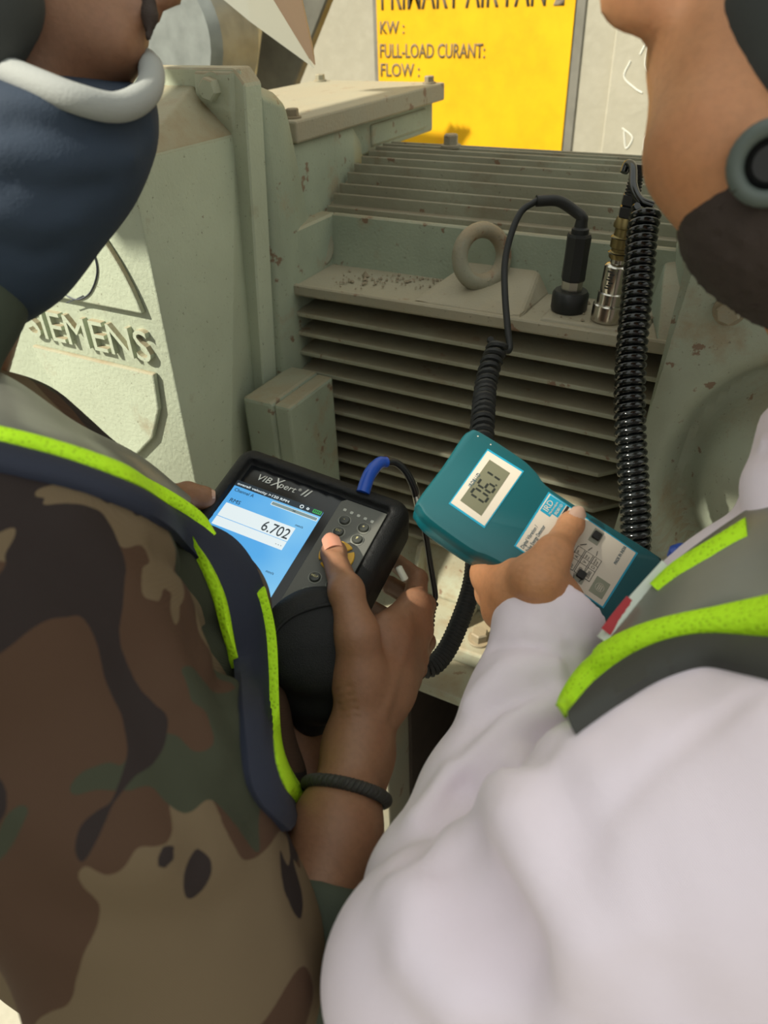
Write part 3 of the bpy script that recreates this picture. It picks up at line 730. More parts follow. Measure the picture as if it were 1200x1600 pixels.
gBA.chain([at(cA0, fA, lA, 0, -.17, 1.31), at(cA0, fA, lA, .12, -.16, 1.12), W(440, 1270, .62)], [.045, .04, .034], .02)
PA = joinmesh('person', [gBA.mesh(), gHA.mesh(), gHA2.mesh()], [MSKA])
tagit(PA, label='person in a camouflage shirt, dark blue neck gaiter and safety vest holding the black analyser', cat='person')

# shirt: torso, near shoulder and sleeve
gSA = G((-.85, -.02, .78), (-.09, .52, 1.52), .0045)
gSA.cap(at(cA0, fA, lA, 0, 0, 1.27), at(cA0, fA, lA, -.01, 0, .90), .145, .15, .05, flat=(fA, .8))
gSA.cap(at(cA0, fA, lA, 0, -.13, 1.32), at(cA0, fA, lA, 0, .06, 1.32), .065, .07, .05)
gSA.chain([W(-60, 700, .50), W(40, 930, .42), W(190, 1260, .42), W(285, 1500, .44), W(330, 1650, .49)], [.055, .078, .078, .076, .07], .035)
gSA.chain([W(30, 700, .56), W(180, 850, .56), W(300, 960, .585), W(345, 1090, .585), W(392, 1225, .575)], [.05, .056, .056, .044, .044], .03)
gSA.chain([W(110, 900, .52), W(200, 1100, .53), W(300, 1300, .53), W(400, 1380, .53)], [.05, .06, .06, .03], .03)
gSA.chain([at(cA0, fA, lA, 0, -.17, 1.31), at(cA0, fA, lA, .10, -.20, 1.10)], [.07, .06], .03)
for pts, w_, a_ in (([(120, 820), (260, 1000), (330, 1180)], .012, .006), ([(40, 860), (190, 1010), (260, 1200), (300, 1330)], .010, -.004), ([(250, 860), (330, 980), (345, 1080)], .008, -.006), ([(300, 870), (365, 1000), (375, 1130)], .008, .005),
                    ([(20, 1250), (140, 1330), (250, 1340)], .014, .005), ([(60, 1420), (200, 1450), (330, 1430)], .014, -.004), ([(290, 1120), (330, 1220), (400, 1290)], .008, -.005), ([(420, 1360), (440, 1440), (470, 1560)], .012, .004)):
    gSA.fold(pts, w_, a_)
shA = link('shirt', gSA.mesh('shirt'), PA, [MCAMO])
gCA = G((-.34, .0, .88), (-.1, .34, 1.2), .004)
gCA.chain([W(330, 1660, .50), W(440, 1540, .50), W(502, 1430, .488)], [.052, .044, .0375], .02)
gCA.cut(W(512, 1392, .492), W(560, 1180, .555)-W(490, 1460, .48), .006); gCA.fold([(440, 1350), (520, 1345), (575, 1405)], .004, .003); gCA.fold([(440, 1420), (500, 1480), (540, 1500)], .01, .004)
link('sleeve_cuff', gCA.mesh('sleeve_cuff'), PA, [MOLIVE])
gPA = G((-.80, -.08, .05), (-.24, .50, 1.0), .009)
for s_ in (-1, 1):
    gPA.chain([at(cA0, fA, lA, -.02, .07*s_, .93), at(cA0, fA, lA, .0, .10*s_, .48), at(cA0, fA, lA, -.03, .11*s_, .10)], [.125, .085, .07], .04)
link('trousers', gPA.mesh('trousers'), PA, [MCAMO])
for s_ in (-1, 1):
    g = G(at(cA0, fA, lA, -.14, .11*s_-.1, -.01), at(cA0, fA, lA, .24, .11*s_+.1, .2), .006) if False else G((cA0.x+.11*s_-.10, cA0.y-.16, 0), (cA0.x+.11*s_+.12, cA0.y+.26, .2), .006)
    g.chain([at(cA0, fA, lA, -.04, .11*s_, .14), at(cA0, fA, lA, -.05, .11*s_, .052), at(cA0, fA, lA, .13, .12*s_, .042)], [.055, .052, .042], .02)
    g.cut((0, 0, .004), (0, 0, -1)); link('boot', g.mesh('boot'), PA, [MNECK])
# vest strips on the shirt
ribbon('vest_panel', gSA, ([(-120, 560), (0, 590), (110, 665), (210, 715), (290, 780)], [(-130, 690), (0, 700), (110, 728), (210, 765), (285, 812)]), MREFL, PA, off=.004, n=8, m=6)
ribbon('vest_piping', gSA, ([(-60, 672), (0, 682), (110, 712), (220, 752), (300, 800), (330, 840)], [(-60, 690), (0, 700), (110, 730), (218, 772), (290, 815), (318, 850)]), MNEON, PA, off=.0065, n=10, m=3)
ribbon('vest_binding', gSA, ([(0, 702), (110, 732), (215, 772), (290, 812), (364, 850), (406, 924), (417, 1030), (420, 1130), (430, 1215), (465, 1265)], [(-5, 740), (105, 765), (205, 800), (270, 840), (318, 890), (352, 950), (368, 1050), (372, 1140), (385, 1235), (440, 1300)]), MNAVY, PA, off=.006, n=8, m=3)
ribbon('vest_edge', gSA, ([(402, 920), (417, 985), (425, 1080), (431, 1165), (450, 1215), (478, 1250)], [(392, 930), (405, 985), (412, 1080), (414, 1170), (430, 1235), (462, 1275)]), MNEON, PA, off=.009, n=8, m=2)
ribbon('vest_lining', gSA, ([(285, 835), (322, 885), (352, 950), (366, 1040)], [(298, 860), (322, 910), (340, 965), (360, 1045)]), MNEON, PA, off=.007, n=8, m=2)
# neck gaiter
gGA = G((-.72, .05, 1.30), (-.25, .62, 1.72), .004)
gGA.chain([W(118, 168, .475), W(85, 225, .475), W(30, 300, .475), W(-12, 372, .485), W(-70, 430, .50)], [.050, .050, .047, .0455, .046], .03)
gGA.cap(W(60, 190, .52), W(0, 330, .54), .055, .05, .03)
for i, (a, b) in enumerate([((20, 190), (225, 205)), ((0, 235), (205, 250)), ((10, 285), (165, 290)), ((0, 335), (120, 345)), ((10, 385), (90, 392))]): gGA.fold([a, ((a[0]+b[0])/2, (a[1]+b[1])/2+14), b], .006, .0035 if i % 2 else -.003)
_a, _b, _c = W(0, 118, .435), W(222, 160, .455), W(160, 95, .535); _n = (_b-_a).cross(_c-_a); _n = _n if _n.z > 0 else -_n
gGA.cut(_a, _n, .004)
gtA = link('neck_gaiter', gGA.mesh('neck_gaiter'), PA, [MSCARF])
rimp = [W(-60, 92, .455), W(0, 108, .435), W(60, 132, .425), W(120, 155, .425), W(180, 168, .438), W(222, 152, .455), (W(237, 122, .478)), W(225, 95, .505), W(160, 80, .535)]
tube('gaiter_rim', catmull(rimp, 6), .0085, MRIM, gtA, segs=12)
gk = G(W(-20, 470, .47)-Vector((.12, .12, .12)), W(-20, 470, .47)+Vector((.12, .12, .12)), .004)
gk.chain([W(-75, 400, .485), W(-58, 455, .475), W(-75, 560, .47)], [.038, .035, .028], .02); link('collar', gk.mesh('collar'), PA, [MOLIVE])
# beard shadow, strap and helmet
gm = G(W(190, -60, .53)-Vector((.05, .08, .05)), W(260, 40, .45)+Vector((.08, .08, .08)), .003)
gm.chain([W(232, 60, .479), W(234, 25, .478), W(232, 0, .479)], [.002, .0045, .005], .006); link('beard', gm.mesh('beard'), PA, [MHAIR])
gs = G(W(-60, 60, .50)-Vector((.12, .12, .12)), W(-40, 0, .42)+Vector((.14, .12, .14)), .005)
gs.chain([W(-30, -110, .43), W(-8, 0, .425), W(-5, 80, .43)], [.024, .022, .014], .02); link('helmet_strap', gs.mesh('helmet_strap'), PA, [MHELB])
gh = G(W(60, -330, .56)-Vector((.2, .2, .2)), W(60, -330, .56)+Vector((.2, .2, .22)), .006)
gh.ball(W(30, -300, .56), .128, .01, flat=(Vector((0, 0, 1)), .9)); gh.cut(W(40, -235, .56), Vector((0.1, .1, -1))); 
hmA = link('helmet', gh.mesh('helmet'), PA, [MHELM])
pk = [(495, 110, .535), (448, 51, .545), (405, -4, .56), (345, -4, .53), (392, 35, .525)]
hull('helmet_peak', [W(496, 111, .535), W(450, 50, .54), W(405, -8, .55), W(330, -40, .55), W(344, -4, .515), W(390, 34, .515), W(380, -80, .56)], MHELM, hmA, bevel=.0012)
hull('peak_underside', [W(494, 106, .540), W(450, 50, .546), W(407, -8, .555), W(462, -5, .60), W(480, 35, .59), W(490, 75, .565), W(400, -90, .58), W(455, -80, .6)], plain('tan_plastic', (.36, .22, .12, 1), .6), hmA, bevel=.001)
# nails and bracelet
def nail(g, name, c, right, up, nn, w, l, mat, parent):
    v = []; f = []
    for j in range(7):
        for i in range(7):
            a = (i/6-.5)*2; b = (j/6-.5)*2; ww = w*(1-.18*max(0, b)**3 if b > 0 else 1)*math.sqrt(max(.05, 1-.35*max(0, b)**4))
            v.append(c+right*a*ww+up*b*l+nn*(-.40*w*a*a-.10*l*b*b))
    for j in range(6):
        for i in range(6): a = j*7+i; f.append((a, a+1, a+8, a+7))
    n = len(v); v += [p-nn*.0012 for p in v]; f += [tuple(n+q for q in reversed(t)) for t in f]
    rim = [i for i in range(7)]+[7*j+6 for j in range(1, 7)]+[42+i for i in range(5, -1, -1)]+[7*j for j in range(5, 0, -1)]
    for a, b in zip(rim, rim[1:]+rim[:1]): f.append((b, a, n+a, n+b))
    return mk(name, v, f, mat, parent, smooth=.9)
upA = (tA-iA).normalized(); nA_ = (FA.n-upA*FA.n.dot(upA)).normalized(); nail(gHA, 'thumbnail', FA.on(521, 862, .0098)+nA_*.0114+upA*.004, upA.cross(nA_), upA, nA_, .0074, .0085, MNAIL2, PA)
up2 = (t2-FA.on(293, 775, .013)).normalized(); n2 = (FA.n-up2*FA.n.dot(up2)+Vector((0, 0, .3))).normalized(); nail(gHA2, 'thumbnail', t2+n2*.0096+up2*.002, up2.cross(n2), up2, n2, .0062, .0072, MNAIL, PA)
bc = W(541, 1238, .540); ax = (wA-W(524, 1300, .520)).normalized(); ax = (ax+RAY(541, 1222)*-.45).normalized()
b1 = Vector(RM@np.array([1, .30, .1])).normalized(); b2 = Vector(RM@np.array([0, -.62, -1])); b2 = (b2-b1*b2.dot(b1)).normalized(); ax = b1.cross(b2)
cp = [bc+(b1*math.cos(a)*.0295+b2*math.sin(a)*.0315) for a in [2*math.pi*k/60 for k in range(61)]]
v, f = tube_vf(cp, .0036, 10); brc = mk('bracelet', v, f, plain('braided_cord', (.030, .028, .024, 1), .7, 0, .5, 900), PA, smooth=True)
for s_ in (0, math.pi/2, math.pi, 1.5*math.pi):
    hp = []
    for j in range(361):
        a = 2*math.pi*j/360; c = bc+(b1*math.cos(a)*.0295+b2*math.sin(a)*.0315); rad = (b1*math.cos(a)+b2*math.sin(a)).normalized(); ph = a*26+s_
        hp.append(c+rad*math.cos(ph)*.0030+ax*math.sin(ph)*.0030)
    v, f = tube_vf(hp, .0019, 5); mk('braid_strand', v, f, brc.data.materials[0], brc, smooth=True)

# ------------------------------------------------------------------ person on the right: lavender shirt
tB = FB.on(888, 826, .0105); iB = FB.on(864, 866, .021); mB = W(842, 905, .548); cB = W(858, 948, .566); wB = W(866, 1010, .590)
def bB(g):
    g.cap(tB, iB, .0100, .0120, .006); g.ball(FB.on(894, 817, .0095), .0100, .006); g.ball(iB, .0126, .006); g.cap(iB, mB, .0122, .0170, .008); g.cap(mB, cB, .0175, .022, .012)
    g.cap(cB, wB, .0225, .022, .015); g.cap(cB, W(790, 950, .59), .022, .020, .015)
    K = [W(765, 895, .602), W(772, 920, .622), W(790, 945, .635), W(815, 965, .64)]
    for q, kk in enumerate(K):
        g.cap(W(840, 965, .592), kk, .018, .0125, .014)
        a = kk+FB.v*.012+FB.n*-.028+FB.u*-.004; b = a+FB.u*.035-FB.n*.008; g.cap(kk, a, .0115, .0105, .005); g.cap(a, b, .0105, .009, .004); g.cap(b, b+FB.u*.018+FB.n*.006, .009, .008, .003)
    g.cap(mB.lerp(K[0], .25), K[0], .015, .0125, .012); g.cap(W(800, 925, .575), W(775, 905, .595), .018, .0145, .012)
    g.cap(wB, W(850, 1080, .565), .022, .026, .02)
    for dy in (-5, 0, 5): g.fold([(852+dy*.6, 850-dy), (866+dy*.6, 858-dy), (880+dy*.6, 866-dy)], .0011, -.0009)
    for q in range(6): g.fold([(812-q*3, 885+q*9), (836, 893+q*9), (862+q*3, 890+q*11)], .0014, -.0007)
lo, hi = bounds([tB, wB, W(850, 1080, .55), W(740, 900, .6), W(850, 900, .69)], .045)
gHB = handmesh(lo, hi, .0016, bB)
cB0 = Vector((.155, .40, 0)); fB = Vector((-.75, .66, 0)).normalized(); lB = Vector((.66, .75, 0)).normalized()   # lB points to the right shoulder
gBB = G((-.30, .0, 0), (.62, .85, 1.95), .008)
gBB.cap(at(cB0, fB, lB, 0, 0, 1.25), at(cB0, fB, lB, -.02, 0, .95), .12, .115, .05, flat=(fB, .75))
gBB.cap(at(cB0, fB, lB, 0, -.12, 1.31), at(cB0, fB, lB, 0, .13, 1.31), .05, .05, .05)
for s_ in (-1, 1):
    gBB.chain([at(cB0, fB, lB, -.04, .085*s_, .90), at(cB0, fB, lB, -.10, .10*s_, .48), at(cB0, fB, lB, -.16, .11*s_, .09), at(cB0, fB, lB, -.03, .12*s_, .04)], [.085, .055, .038, .035], .03)
gBB.cap(at(cB0, fB, lB, .03, 0, 1.36), W(1290, 330, .46), .055, .055, .03)
gBB.cap(W(1290, 330, .46), W(1290, 60, .44), .055, .06, .03)
gBB.cap(W(1270, -120, .45), W(1380, -160, .46), .082, .085, .03); gBB.cap(W(1150, 40, .40), W(1200, -120, .42), .044, .055, .03)
gBB.chain([W(1118, 235, .392), W(1190, 325, .40), W(1270, 385, .41)], [.032, .034, .036], .02); gBB.cap(W(1145, 120, .395), W(1118, 235, .392), .042, .033, .02)
gBB.ball(W(1024, 30, .385), .0095, .008); gBB.cap(W(978, -5, .385), W(985, -120, .39), .0145, .008, .01); gBB.ball(W(1000, 15, .385), .011, .008)
gBB.chain([at(cB0, fB, lB, 0, -.16, 1.31), W(690, 1560, .42), W(855, 1010, .565)], [.045, .038, .026], .02)
gBB.chain([at(cB0, fB, lB, 0, .17, 1.31), at(cB0, fB, lB, .03, .20, 1.02), at(cB0, fB, lB, .18, .12, .98)], [.045, .038, .026], .02)
PB = joinmesh('person', [gBB.mesh(), gHB.mesh()], [MSKB])
tagit(PB, label='bearded person in a lavender shirt and neon edged vest holding the teal meter', cat='person')
upB = (FB.on(894, 817, .0095)-iB).normalized(); nB_ = (FB.n-upB*FB.n.dot(upB)).normalized(); nail(gHB, 'thumbnail', FB.on(894, 815, .0095)+nB_*.0108+upB*.002, upB.cross(nB_), upB, nB_, .0064, .0076, MNAIL, PB)
# shirt with near shoulder and sleeve
gSB = G((-.22, .05, .86), (.58, .74, 1.56), .0042)
gSB.cap(at(cB0, fB, lB, 0, .0, 1.25), at(cB0, fB, lB, -.01, 0, 1.0), .13, .14, .05, flat=(fB, .8))
gSB.chain([W(1260, 1320, .33), W(1000, 1400, .345), W(760, 1500, .385), W(680, 1535, .40)], [.076, .066, .060, .062], .03)
gSB.cap(W(882, 1300, .357), W(1010, 1250, .36), .042, .05, .02)
gFB = G((-.22, .05, .86), (.58, .74, 1.56), .0042)
gFB.chain([W(690, 1550, .42), W(700, 1400, .455), W(756, 1250, .50), W(816, 1110, .54), W(862, 960, .575), W(880, 900, .59)], [.058, .048, .041, .0385, .0395, .038], .02)
gFB.cut(W(860, 950, .575), W(892, 932, .590)-W(812, 1110, .53), .004)
gSB.f = G.smin(gSB.f, gFB.f, .007)
gSB.cut(W(860, 972, .572), W(860, 940, .585)-W(812, 1110, .53), .005) if False else None
gSB.chain([W(1400, 880, .52), W(1240, 1050, .47), W(1130, 1230, .42)], [.097, .096, .092], .03)
gSB.cap(at(cB0, fB, lB, -.02, -.10, 1.335), at(cB0, fB, lB, 0, .15, 1.33), .056, .066, .04)
gSB.cap(at(cB0, fB, lB, .02, .0, 1.34), W(1345, 560, .48), .066, .052, .03)
gSB.chain([at(cB0, fB, lB, 0, .17, 1.32), at(cB0, fB, lB, .03, .20, 1.03), at(cB0, fB, lB, .15, .13, .98)], [.066, .056, .045], .03)
gSB.chain([W(1240, 760, .50), W(1300, 800, .50)], [.03, .05], .02)
for pts, w_, a_ in (([(640, 1330), (720, 1230), (830, 1170)], .010, -.014), ([(655, 1280), (720, 1195), (800, 1130), (870, 1090)], .009, .012), ([(715, 1170), (770, 1110), (850, 1075)], .007, -.010), ([(735, 1100), (790, 1045), (870, 1040)], .008, .009), ([(770, 1010), (830, 1005), (890, 1040)], .005, -.005),
                    ([(720, 1330), (745, 1400), (790, 1470)], .018, -.016), ([(790, 1400), (830, 1480), (850, 1530)], .014, -.010), ([(810, 1190), (800, 1280), (850, 1380), (900, 1470), (880, 1570)], .012, .010), ([(620, 1400), (640, 1480), (720, 1560)], .014, .008), ([(900, 1180), (960, 1300), (1000, 1450)], .010, .004), ([(650, 1400), (640, 1500), (700, 1580)], .012, .006),
                    ([(880, 1190), (900, 1290), (880, 1380)], .014, -.005), ([(940, 1270), (990, 1400), (1080, 1580)], .014, -.004), ([(1160, 1090), (1040, 1180), (960, 1260)], .006, -.0025), ([(830, 985), (870, 1000), (920, 1000)], .004, .003), ([(800, 1040), (850, 1020), (905, 1035)], .004, .003), ([(865, 960), (890, 1010), (935, 1060)], .004, -.003)):
    gSB.fold(pts, w_, a_)
gSB.carve(W(1345, 500, .48), W(1330, 350, .47), .050, .004)
# hollow cuff end
gSB.cut(W(862, 958, .575), (W(875, 900, .59)-W(812, 1110, .54)), .003) if False else None
shB = link('shirt', gSB.mesh('shirt'), PB, [MLAV])
gPB = G((-.10, .0, .05), (.42, .70, 1.05), .009)
for s_ in (-1, 1):
    gPB.chain([at(cB0, fB, lB, -.04, .07*s_, .93), at(cB0, fB, lB, -.10, .10*s_, .48), at(cB0, fB, lB, -.16, .11*s_, .10)], [.125, .085, .07], .04)
link('trousers', gPB.mesh('trousers'), PB, [plain('grey_trousers', (.12, .12, .13, 1), .85)])
for s_ in (-1, 1):
    c = at(cB0, fB, lB, -.10, .115*s_, 0); g = G((c.x-.20, c.y-.20, 0), (c.x+.20, c.y+.20, .2), .006)
    g.chain([at(cB0, fB, lB, -.17, .11*s_, .14), at(cB0, fB, lB, -.18, .11*s_, .052), at(cB0, fB, lB, .0, .12*s_, .042)], [.055, .052, .042], .02)
    g.cut((0, 0, .004), (0, 0, -1)); link('boot', g.mesh('boot'), PB, [MNECK])
# vest on the right person
ribbon('vest_panel', gSB, ([(900, 1085), (945, 1000), (1010, 930), (1080, 870), (1180, 800), (1260, 760)], [(885, 1110), (960, 1040), (1060, 990), (1130, 970), (1210, 965), (1300, 960)]), MREFL, PB, off=.005, n=8, m=8)
ribbon('vest_piping', gSB, ([(884, 1125), (892, 1095), (925, 1040), (1000, 995), (1090, 968), (1200, 942), (1300, 930)], [(898, 1135), (910, 1095), (950, 1052), (1010, 1022), (1090, 1000), (1200, 1000), (1300, 1010)]), MNEON, PB, off=.0085, n=8, m=4)
ribbon('vest_binding', gSB, ([(900, 1130), (950, 1065), (1020, 1020), (1100, 1000), (1200, 1008), (1300, 1020)], [(900, 1150), (965, 1105), (1030, 1065), (1090, 1045), (1150, 1052), (1300, 1100)]), MDGR, PB, off=.0065, n=8, m=4)
ribbon('vest_edge', gSB, ([(1030, 925), (1060, 890), (1110, 858), (1170, 822)], [(1040, 935), (1080, 908), (1120, 885), (1172, 850)]), MNEON, PB, off=.008, n=8, m=3)
ribbon('lanyard', gSB, ([(955, 1008), (990, 962), (1052, 893)], [(960, 1014), (997, 968), (1057, 898)]), plain('white_tape', (.62, .66, .60, 1), .6), PB, off=.0095, n=6, m=2)
ribbon('lanyard_stripe', gSB, ([(966, 1000), (985, 974), (1004, 950)], [(968, 1004), (988, 977), (1007, 953)]), plain('red_tape', (.40, .02, .03, 1), .6), PB, off=.011, n=6, m=2)
gt = G(W(1185, 760, .48)-Vector((.09, .12, .09)), W(1230, 720, .46)+Vector((.12, .12, .12)), .004)
gt.chain([W(1225, 860, .455), W(1215, 760, .47), W(1235, 670, .49)], [.026, .02, .02], .01); gt.cap(W(1195, 690, .47), W(1230, 670, .48), .004, .006, .006)
link('collar', gt.mesh('collar'), PB, [MLAV])
lathe('blue_badge', W(1070, 882, .50), Vector((.1, .2, .9)), [(.008, 0), (.013, .003), (.013, .008), (.01, .011)], MBLUE, PB, 20)
# beard, liner and buckle
gb = G(W(1180, 400, .42)-Vector((.10, .12, .10)), W(1200, 350, .38)+Vector((.14, .12, .14)), .003)
gb.chain([W(1112, 300, .39), W(1176, 338, .40), W(1250, 385, .407), W(1340, 400, .42)], [.012, .0365, .042, .042], .012); gb.cap(W(1190, 200, .39), W(1200, 350, .39), .030, .036, .02)
gb.wave(lambda X, Y, Z: np.sin(X*900+Y*300+np.sin(Z*400)*2)*np.sin(Y*800+np.sin(X*300)*2)*np.sin(Z*850+X*200), .0022)
link('beard', gb.mesh('beard'), PB, [MHAIR])
gl = G(W(1260, 0, .42)-Vector((.12, .14, .14)), W(1260, 0, .38)+Vector((.14, .14, .16)), .004)
gl.chain([W(1265, -150, .38), W(1232, 40, .372), W(1232, 120, .372)], [.050, .036, .030], .02)
link('helmet_liner', gl.mesh('helmet_liner'), PB, [MHELB])
bkc = W(1205, 255, .345); bn = (Vector(CAM)-bkc).normalized(); p1 = bn.orthogonal().normalized(); p2 = bn.cross(p1)
tube('buckle', [bkc+(p1*math.cos(a)+p2*math.sin(a))*.0155 for a in [2*math.pi*k/30 for k in range(31)]], .0042, MBUCK, PB, segs=8)
gq = G(W(1330, -100, .48)-Vector((.16, .16, .16)), W(1330, -100, .48)+Vector((.16, .16, .16)), .006)
gq.cap(W(1330, -130, .475), W(1440, -60, .50), .086, .070, .03); gq.cap(W(1400, -60, .49), W(1420, 120, .47), .06, .045, .03)
link('hair', gq.mesh('hair'), PB, [MHAIR])
lathe('buckle_button', bkc-bn*.004, bn, [(.012, -.004), (.012, 0), (.008, .003)], MNECK, PB, 20)
gh = G(W(1330, -300, .5)-Vector((.2, .2, .2)), W(1330, -300, .5)+Vector((.2, .2, .2)), .006)
gh.ball(W(1340, -290, .48), .125, .01, flat=(Vector((0, 0, 1)), .9)); gh.cut(W(1340, -230, .48), Vector((0, 0, -1)))
link('helmet', gh.mesh('helmet'), PB, [MHELM])
# ------------------------------------------------------------------ black vibration analyser held by the left person
def scr(F, s, a, b, size, mat, parent, c, name='lettering', **k): return text(name, s, F.p(a, b, c), F.u, -F.v, size, mat, parent, extrude=.0002, **k)
def rbox(name, F, a0, a1, b0, b1, c0, c1, mat, parent, r=.004, seg=3, er=.0015):
    "rounded slab on an instrument frame"
    out = []
    for cxx, cyy, s0 in ((a1-r, b0+r, -90), (a1-r, b1-r, 0), (a0+r, b1-r, 90), (a0+r, b0+r, 180)):
        for k in range(seg+1): an = math.radians(s0+90*k/seg); out.append((cxx+r*math.cos(an), cyy+r*math.sin(an)))
    return prism(name, [F.p(x, y, c0) for x, y in out], F.n*(c1-c0), mat, parent, bevel=er, seg=2, smooth=True) if er else prism(name, [F.p(x, y, c0) for x, y in out], F.n*(c1-c0), mat, parent)
MBOOT = plain('textured_black_rubber', (.009, .009, .0095, 1), .55, 0, 1.0, 1300, spec=.28)
MGLOSS = plain('gloss_black_bezel', (.008, .009, .011, 1), .18)
MPAD = plain('grey_keypad', (.10, .10, .088, 1), .5, .1, .1)
MKEY = plain('olive_key', (.035, .037, .03, 1), .35)
MKEYY = plain('yellow_key', (.62, .34, .02, 1), .4)
def emit(name, c, st=1.0, ramp=None):
    k = M(name, (.02, .02, .02, 1), .25); k.b.inputs['Emission Color'].default_value = c; k.b.inputs['Emission Strength'].default_value = st; return k
kk = emit('blue_display', srgb(120, 196, 240), .95); kk.b.inputs['Base Color'].default_value = (.02, .05, .08, 1)
kk.L(kk.ramp(kk.noise(9, 2), [(.35, srgb(86, 170, 232)), (.65, srgb(150, 214, 244))]), kk.b.inputs['Emission Color'])
MSCR = kk.m; MSW = emit('display_white', srgb(232, 244, 246), .95).m; MSBAR = emit('display_grey', srgb(128, 150, 150), .9).m
MSTOP = emit('display_dark', srgb(30, 45, 55), .9).m; MGRN = emit('display_green', srgb(60, 190, 90), .8).m
va = empty('vibration_analyser', FA.p(.03, 0, -.05), 'black rubber cased vibration analyser with a blue display reading 6.702', 'instrument')
# case grown as a soft hollow shell
TH = .052
gC = G(*bounds([FA.p(a, b, c) for a in (-.09, .15) for b in (-.13, .13) for c in (-.09, .03)], .01), .0022)
A0, A1, B0, B1 = -.060, .1125, -.0985, .070
def rb(g, a0, a1, b0, b1, c0, c1, r, sign=1, k=.004):
    P = g.ax; X = P[0][:, None, None]-FA.o.x; Y = P[1][None, :, None]-FA.o.y; Z = P[2][None, None, :]-FA.o.z
    def cmp_(v): return X*v.x+Y*v.y+Z*v.z
    qa = np.abs(cmp_(FA.u)-(a0+a1)/2)-(a1-a0)/2+r; qb = np.abs(cmp_(FA.v)-(b0+b1)/2)-(b1-b0)/2+r; qc = np.abs(cmp_(FA.n)-(c0+c1)/2)-(c1-c0)/2+r
    d = np.sqrt(np.maximum(qa, 0)**2+np.maximum(qb, 0)**2+np.maximum(qc, 0)**2)+np.minimum(np.maximum(np.maximum(qa, qb), qc), 0)-r
    if sign > 0: g.f = G.smin(g.f, d.astype(np.float32), k)
    else: g.f = -G.smin(-g.f, d.astype(np.float32), k) if False else np.maximum(g.f, -d.astype(np.float32))
rb(gC, A0, A1, B0, B1, -TH, .006, .016); rb(gC, A0+.0155, A1-.0145, B0+.017, B1+.05, -.001, .05, .004, -1)
link('rubber_case', gC.mesh('rubber_case'), va, [MBOOT])
rbox('bezel', FA, A0+.014, A1-.013, B0+.0155, B1-.004, -.004, -.0006, MGLOSS, va, r=.005, er=.0005)
rbox('display', FA, -.0435, .0435, -.0575, .0575, -.0008, .0002, MSCR, va, r=.001, seg=1, er=0)
E0 = .0004
rbox('display_bar', FA, -.0435, .0435, -.0575, -.0512, E0-.0002, E0, MSTOP, va, r=.0003, seg=1, er=0)
scr(FA, 'overall velocity >120 RPM', -.0415, -.0529, .0026, MSW, va, E0, fw=.052)
for q in range(2):
    cc = FA.p(.0235+q*.006, -.0543, E0); 
    tube('display_symbol', [cc+(FA.u*math.cos(a)+FA.v*math.sin(a))*(.0016 if q == 0 else .001) for a in [2*math.pi*k/12 for k in range(13)]], .0004, MSW, va, segs=5)
rbox('display_battery', FA, .0345, .0425, -.0563, -.0526, E0, E0+.0002, MGRN, va, r=.0006, seg=2, er=0)
for q in range(4): rbox('display_battery_bar', FA, .0355+q*.0017, .0365+q*.0017, -.0556, -.0533, E0+.0002, E0+.0004, MSTOP, va, r=.0002, seg=1, er=0)
scr(FA, 'Channel A', -.0405, -.0455, .0034, MSTOP, va, E0, xs=.95)
rbox('display_progress', FA, -.003, .0425, -.0492, -.0452, E0-.0002, E0, MSW, va, r=.0003, seg=1, er=0); rbox('display_progress', FA, -.0024, .0419, -.0487, -.0457, E0, E0+.0001, MSBAR, va, r=.0003, seg=1, er=0)
scr(FA, '0%', .0185, -.0462, .0016, MSTOP, va, E0+.0002)
scr(FA, 'RMS', -.0385, -.0335, .0040, MSTOP, va, E0, xs=1.05)
rbox('display_field', FA, -.0395, .0295, -.0315, -.0165, E0-.0002, E0, MSW, va, r=.0003, seg=1, er=0)
rbox('display_field', FA, -.0395, .0295, -.0158, -.0068, E0-.0002, E0, MSW, va, r=.0003, seg=1, er=0)
scr(FA, '6.702', .0283, -.0180, .0105, MSTOP, va, E0+.0001, align='RIGHT', xs=.80, bold=.004)
scr(FA, '- - -', .0275, -.0095, .0028, MSTOP, va, E0+.0001, align='RIGHT')
scr(FA, 'mm/s', .0352, -.0335, .0024, MSTOP, va, E0, align='RIGHT')
scr(FA, 'mm/s', .0352, .0175, .0024, MSTOP, va, E0, align='RIGHT')
rbox('display_field', FA, -.0395, .0295, .0235, .0385, E0-.0002, E0, MSW, va, r=.0003, seg=1, er=0)
scr(FA, '38.18', .0283, .0368, .0105, MSTOP, va, E0+.0001, align='RIGHT', xs=.80, bold=.004)
lg = FA.uv(399, 748); lg2 = FA.uv(470, 776)
scr(FA, 'VIB', lg[0], lg[1], .0068, MWH, va, -.0004, bold=.006, xs=1.05, shear=.18)
scr(FA, 'X', lg[0]+.0155, lg[1]+.0008, .0105, MWH, va, -.0004, xs=.80, shear=.28)
scr(FA, 'pert', lg[0]+.0228, lg[1], .0068, MWH, va, -.0004, bold=.004, shear=.18)
scr(FA, '®', lg[0]+.0415, lg[1]-.0038, .0028, MWH, va, -.0004)
scr(FA, 'II', lg[0]+.0445, lg[1], .0088, MWH, va, -.0004, bold=.003, shear=.35, xs=1.15)
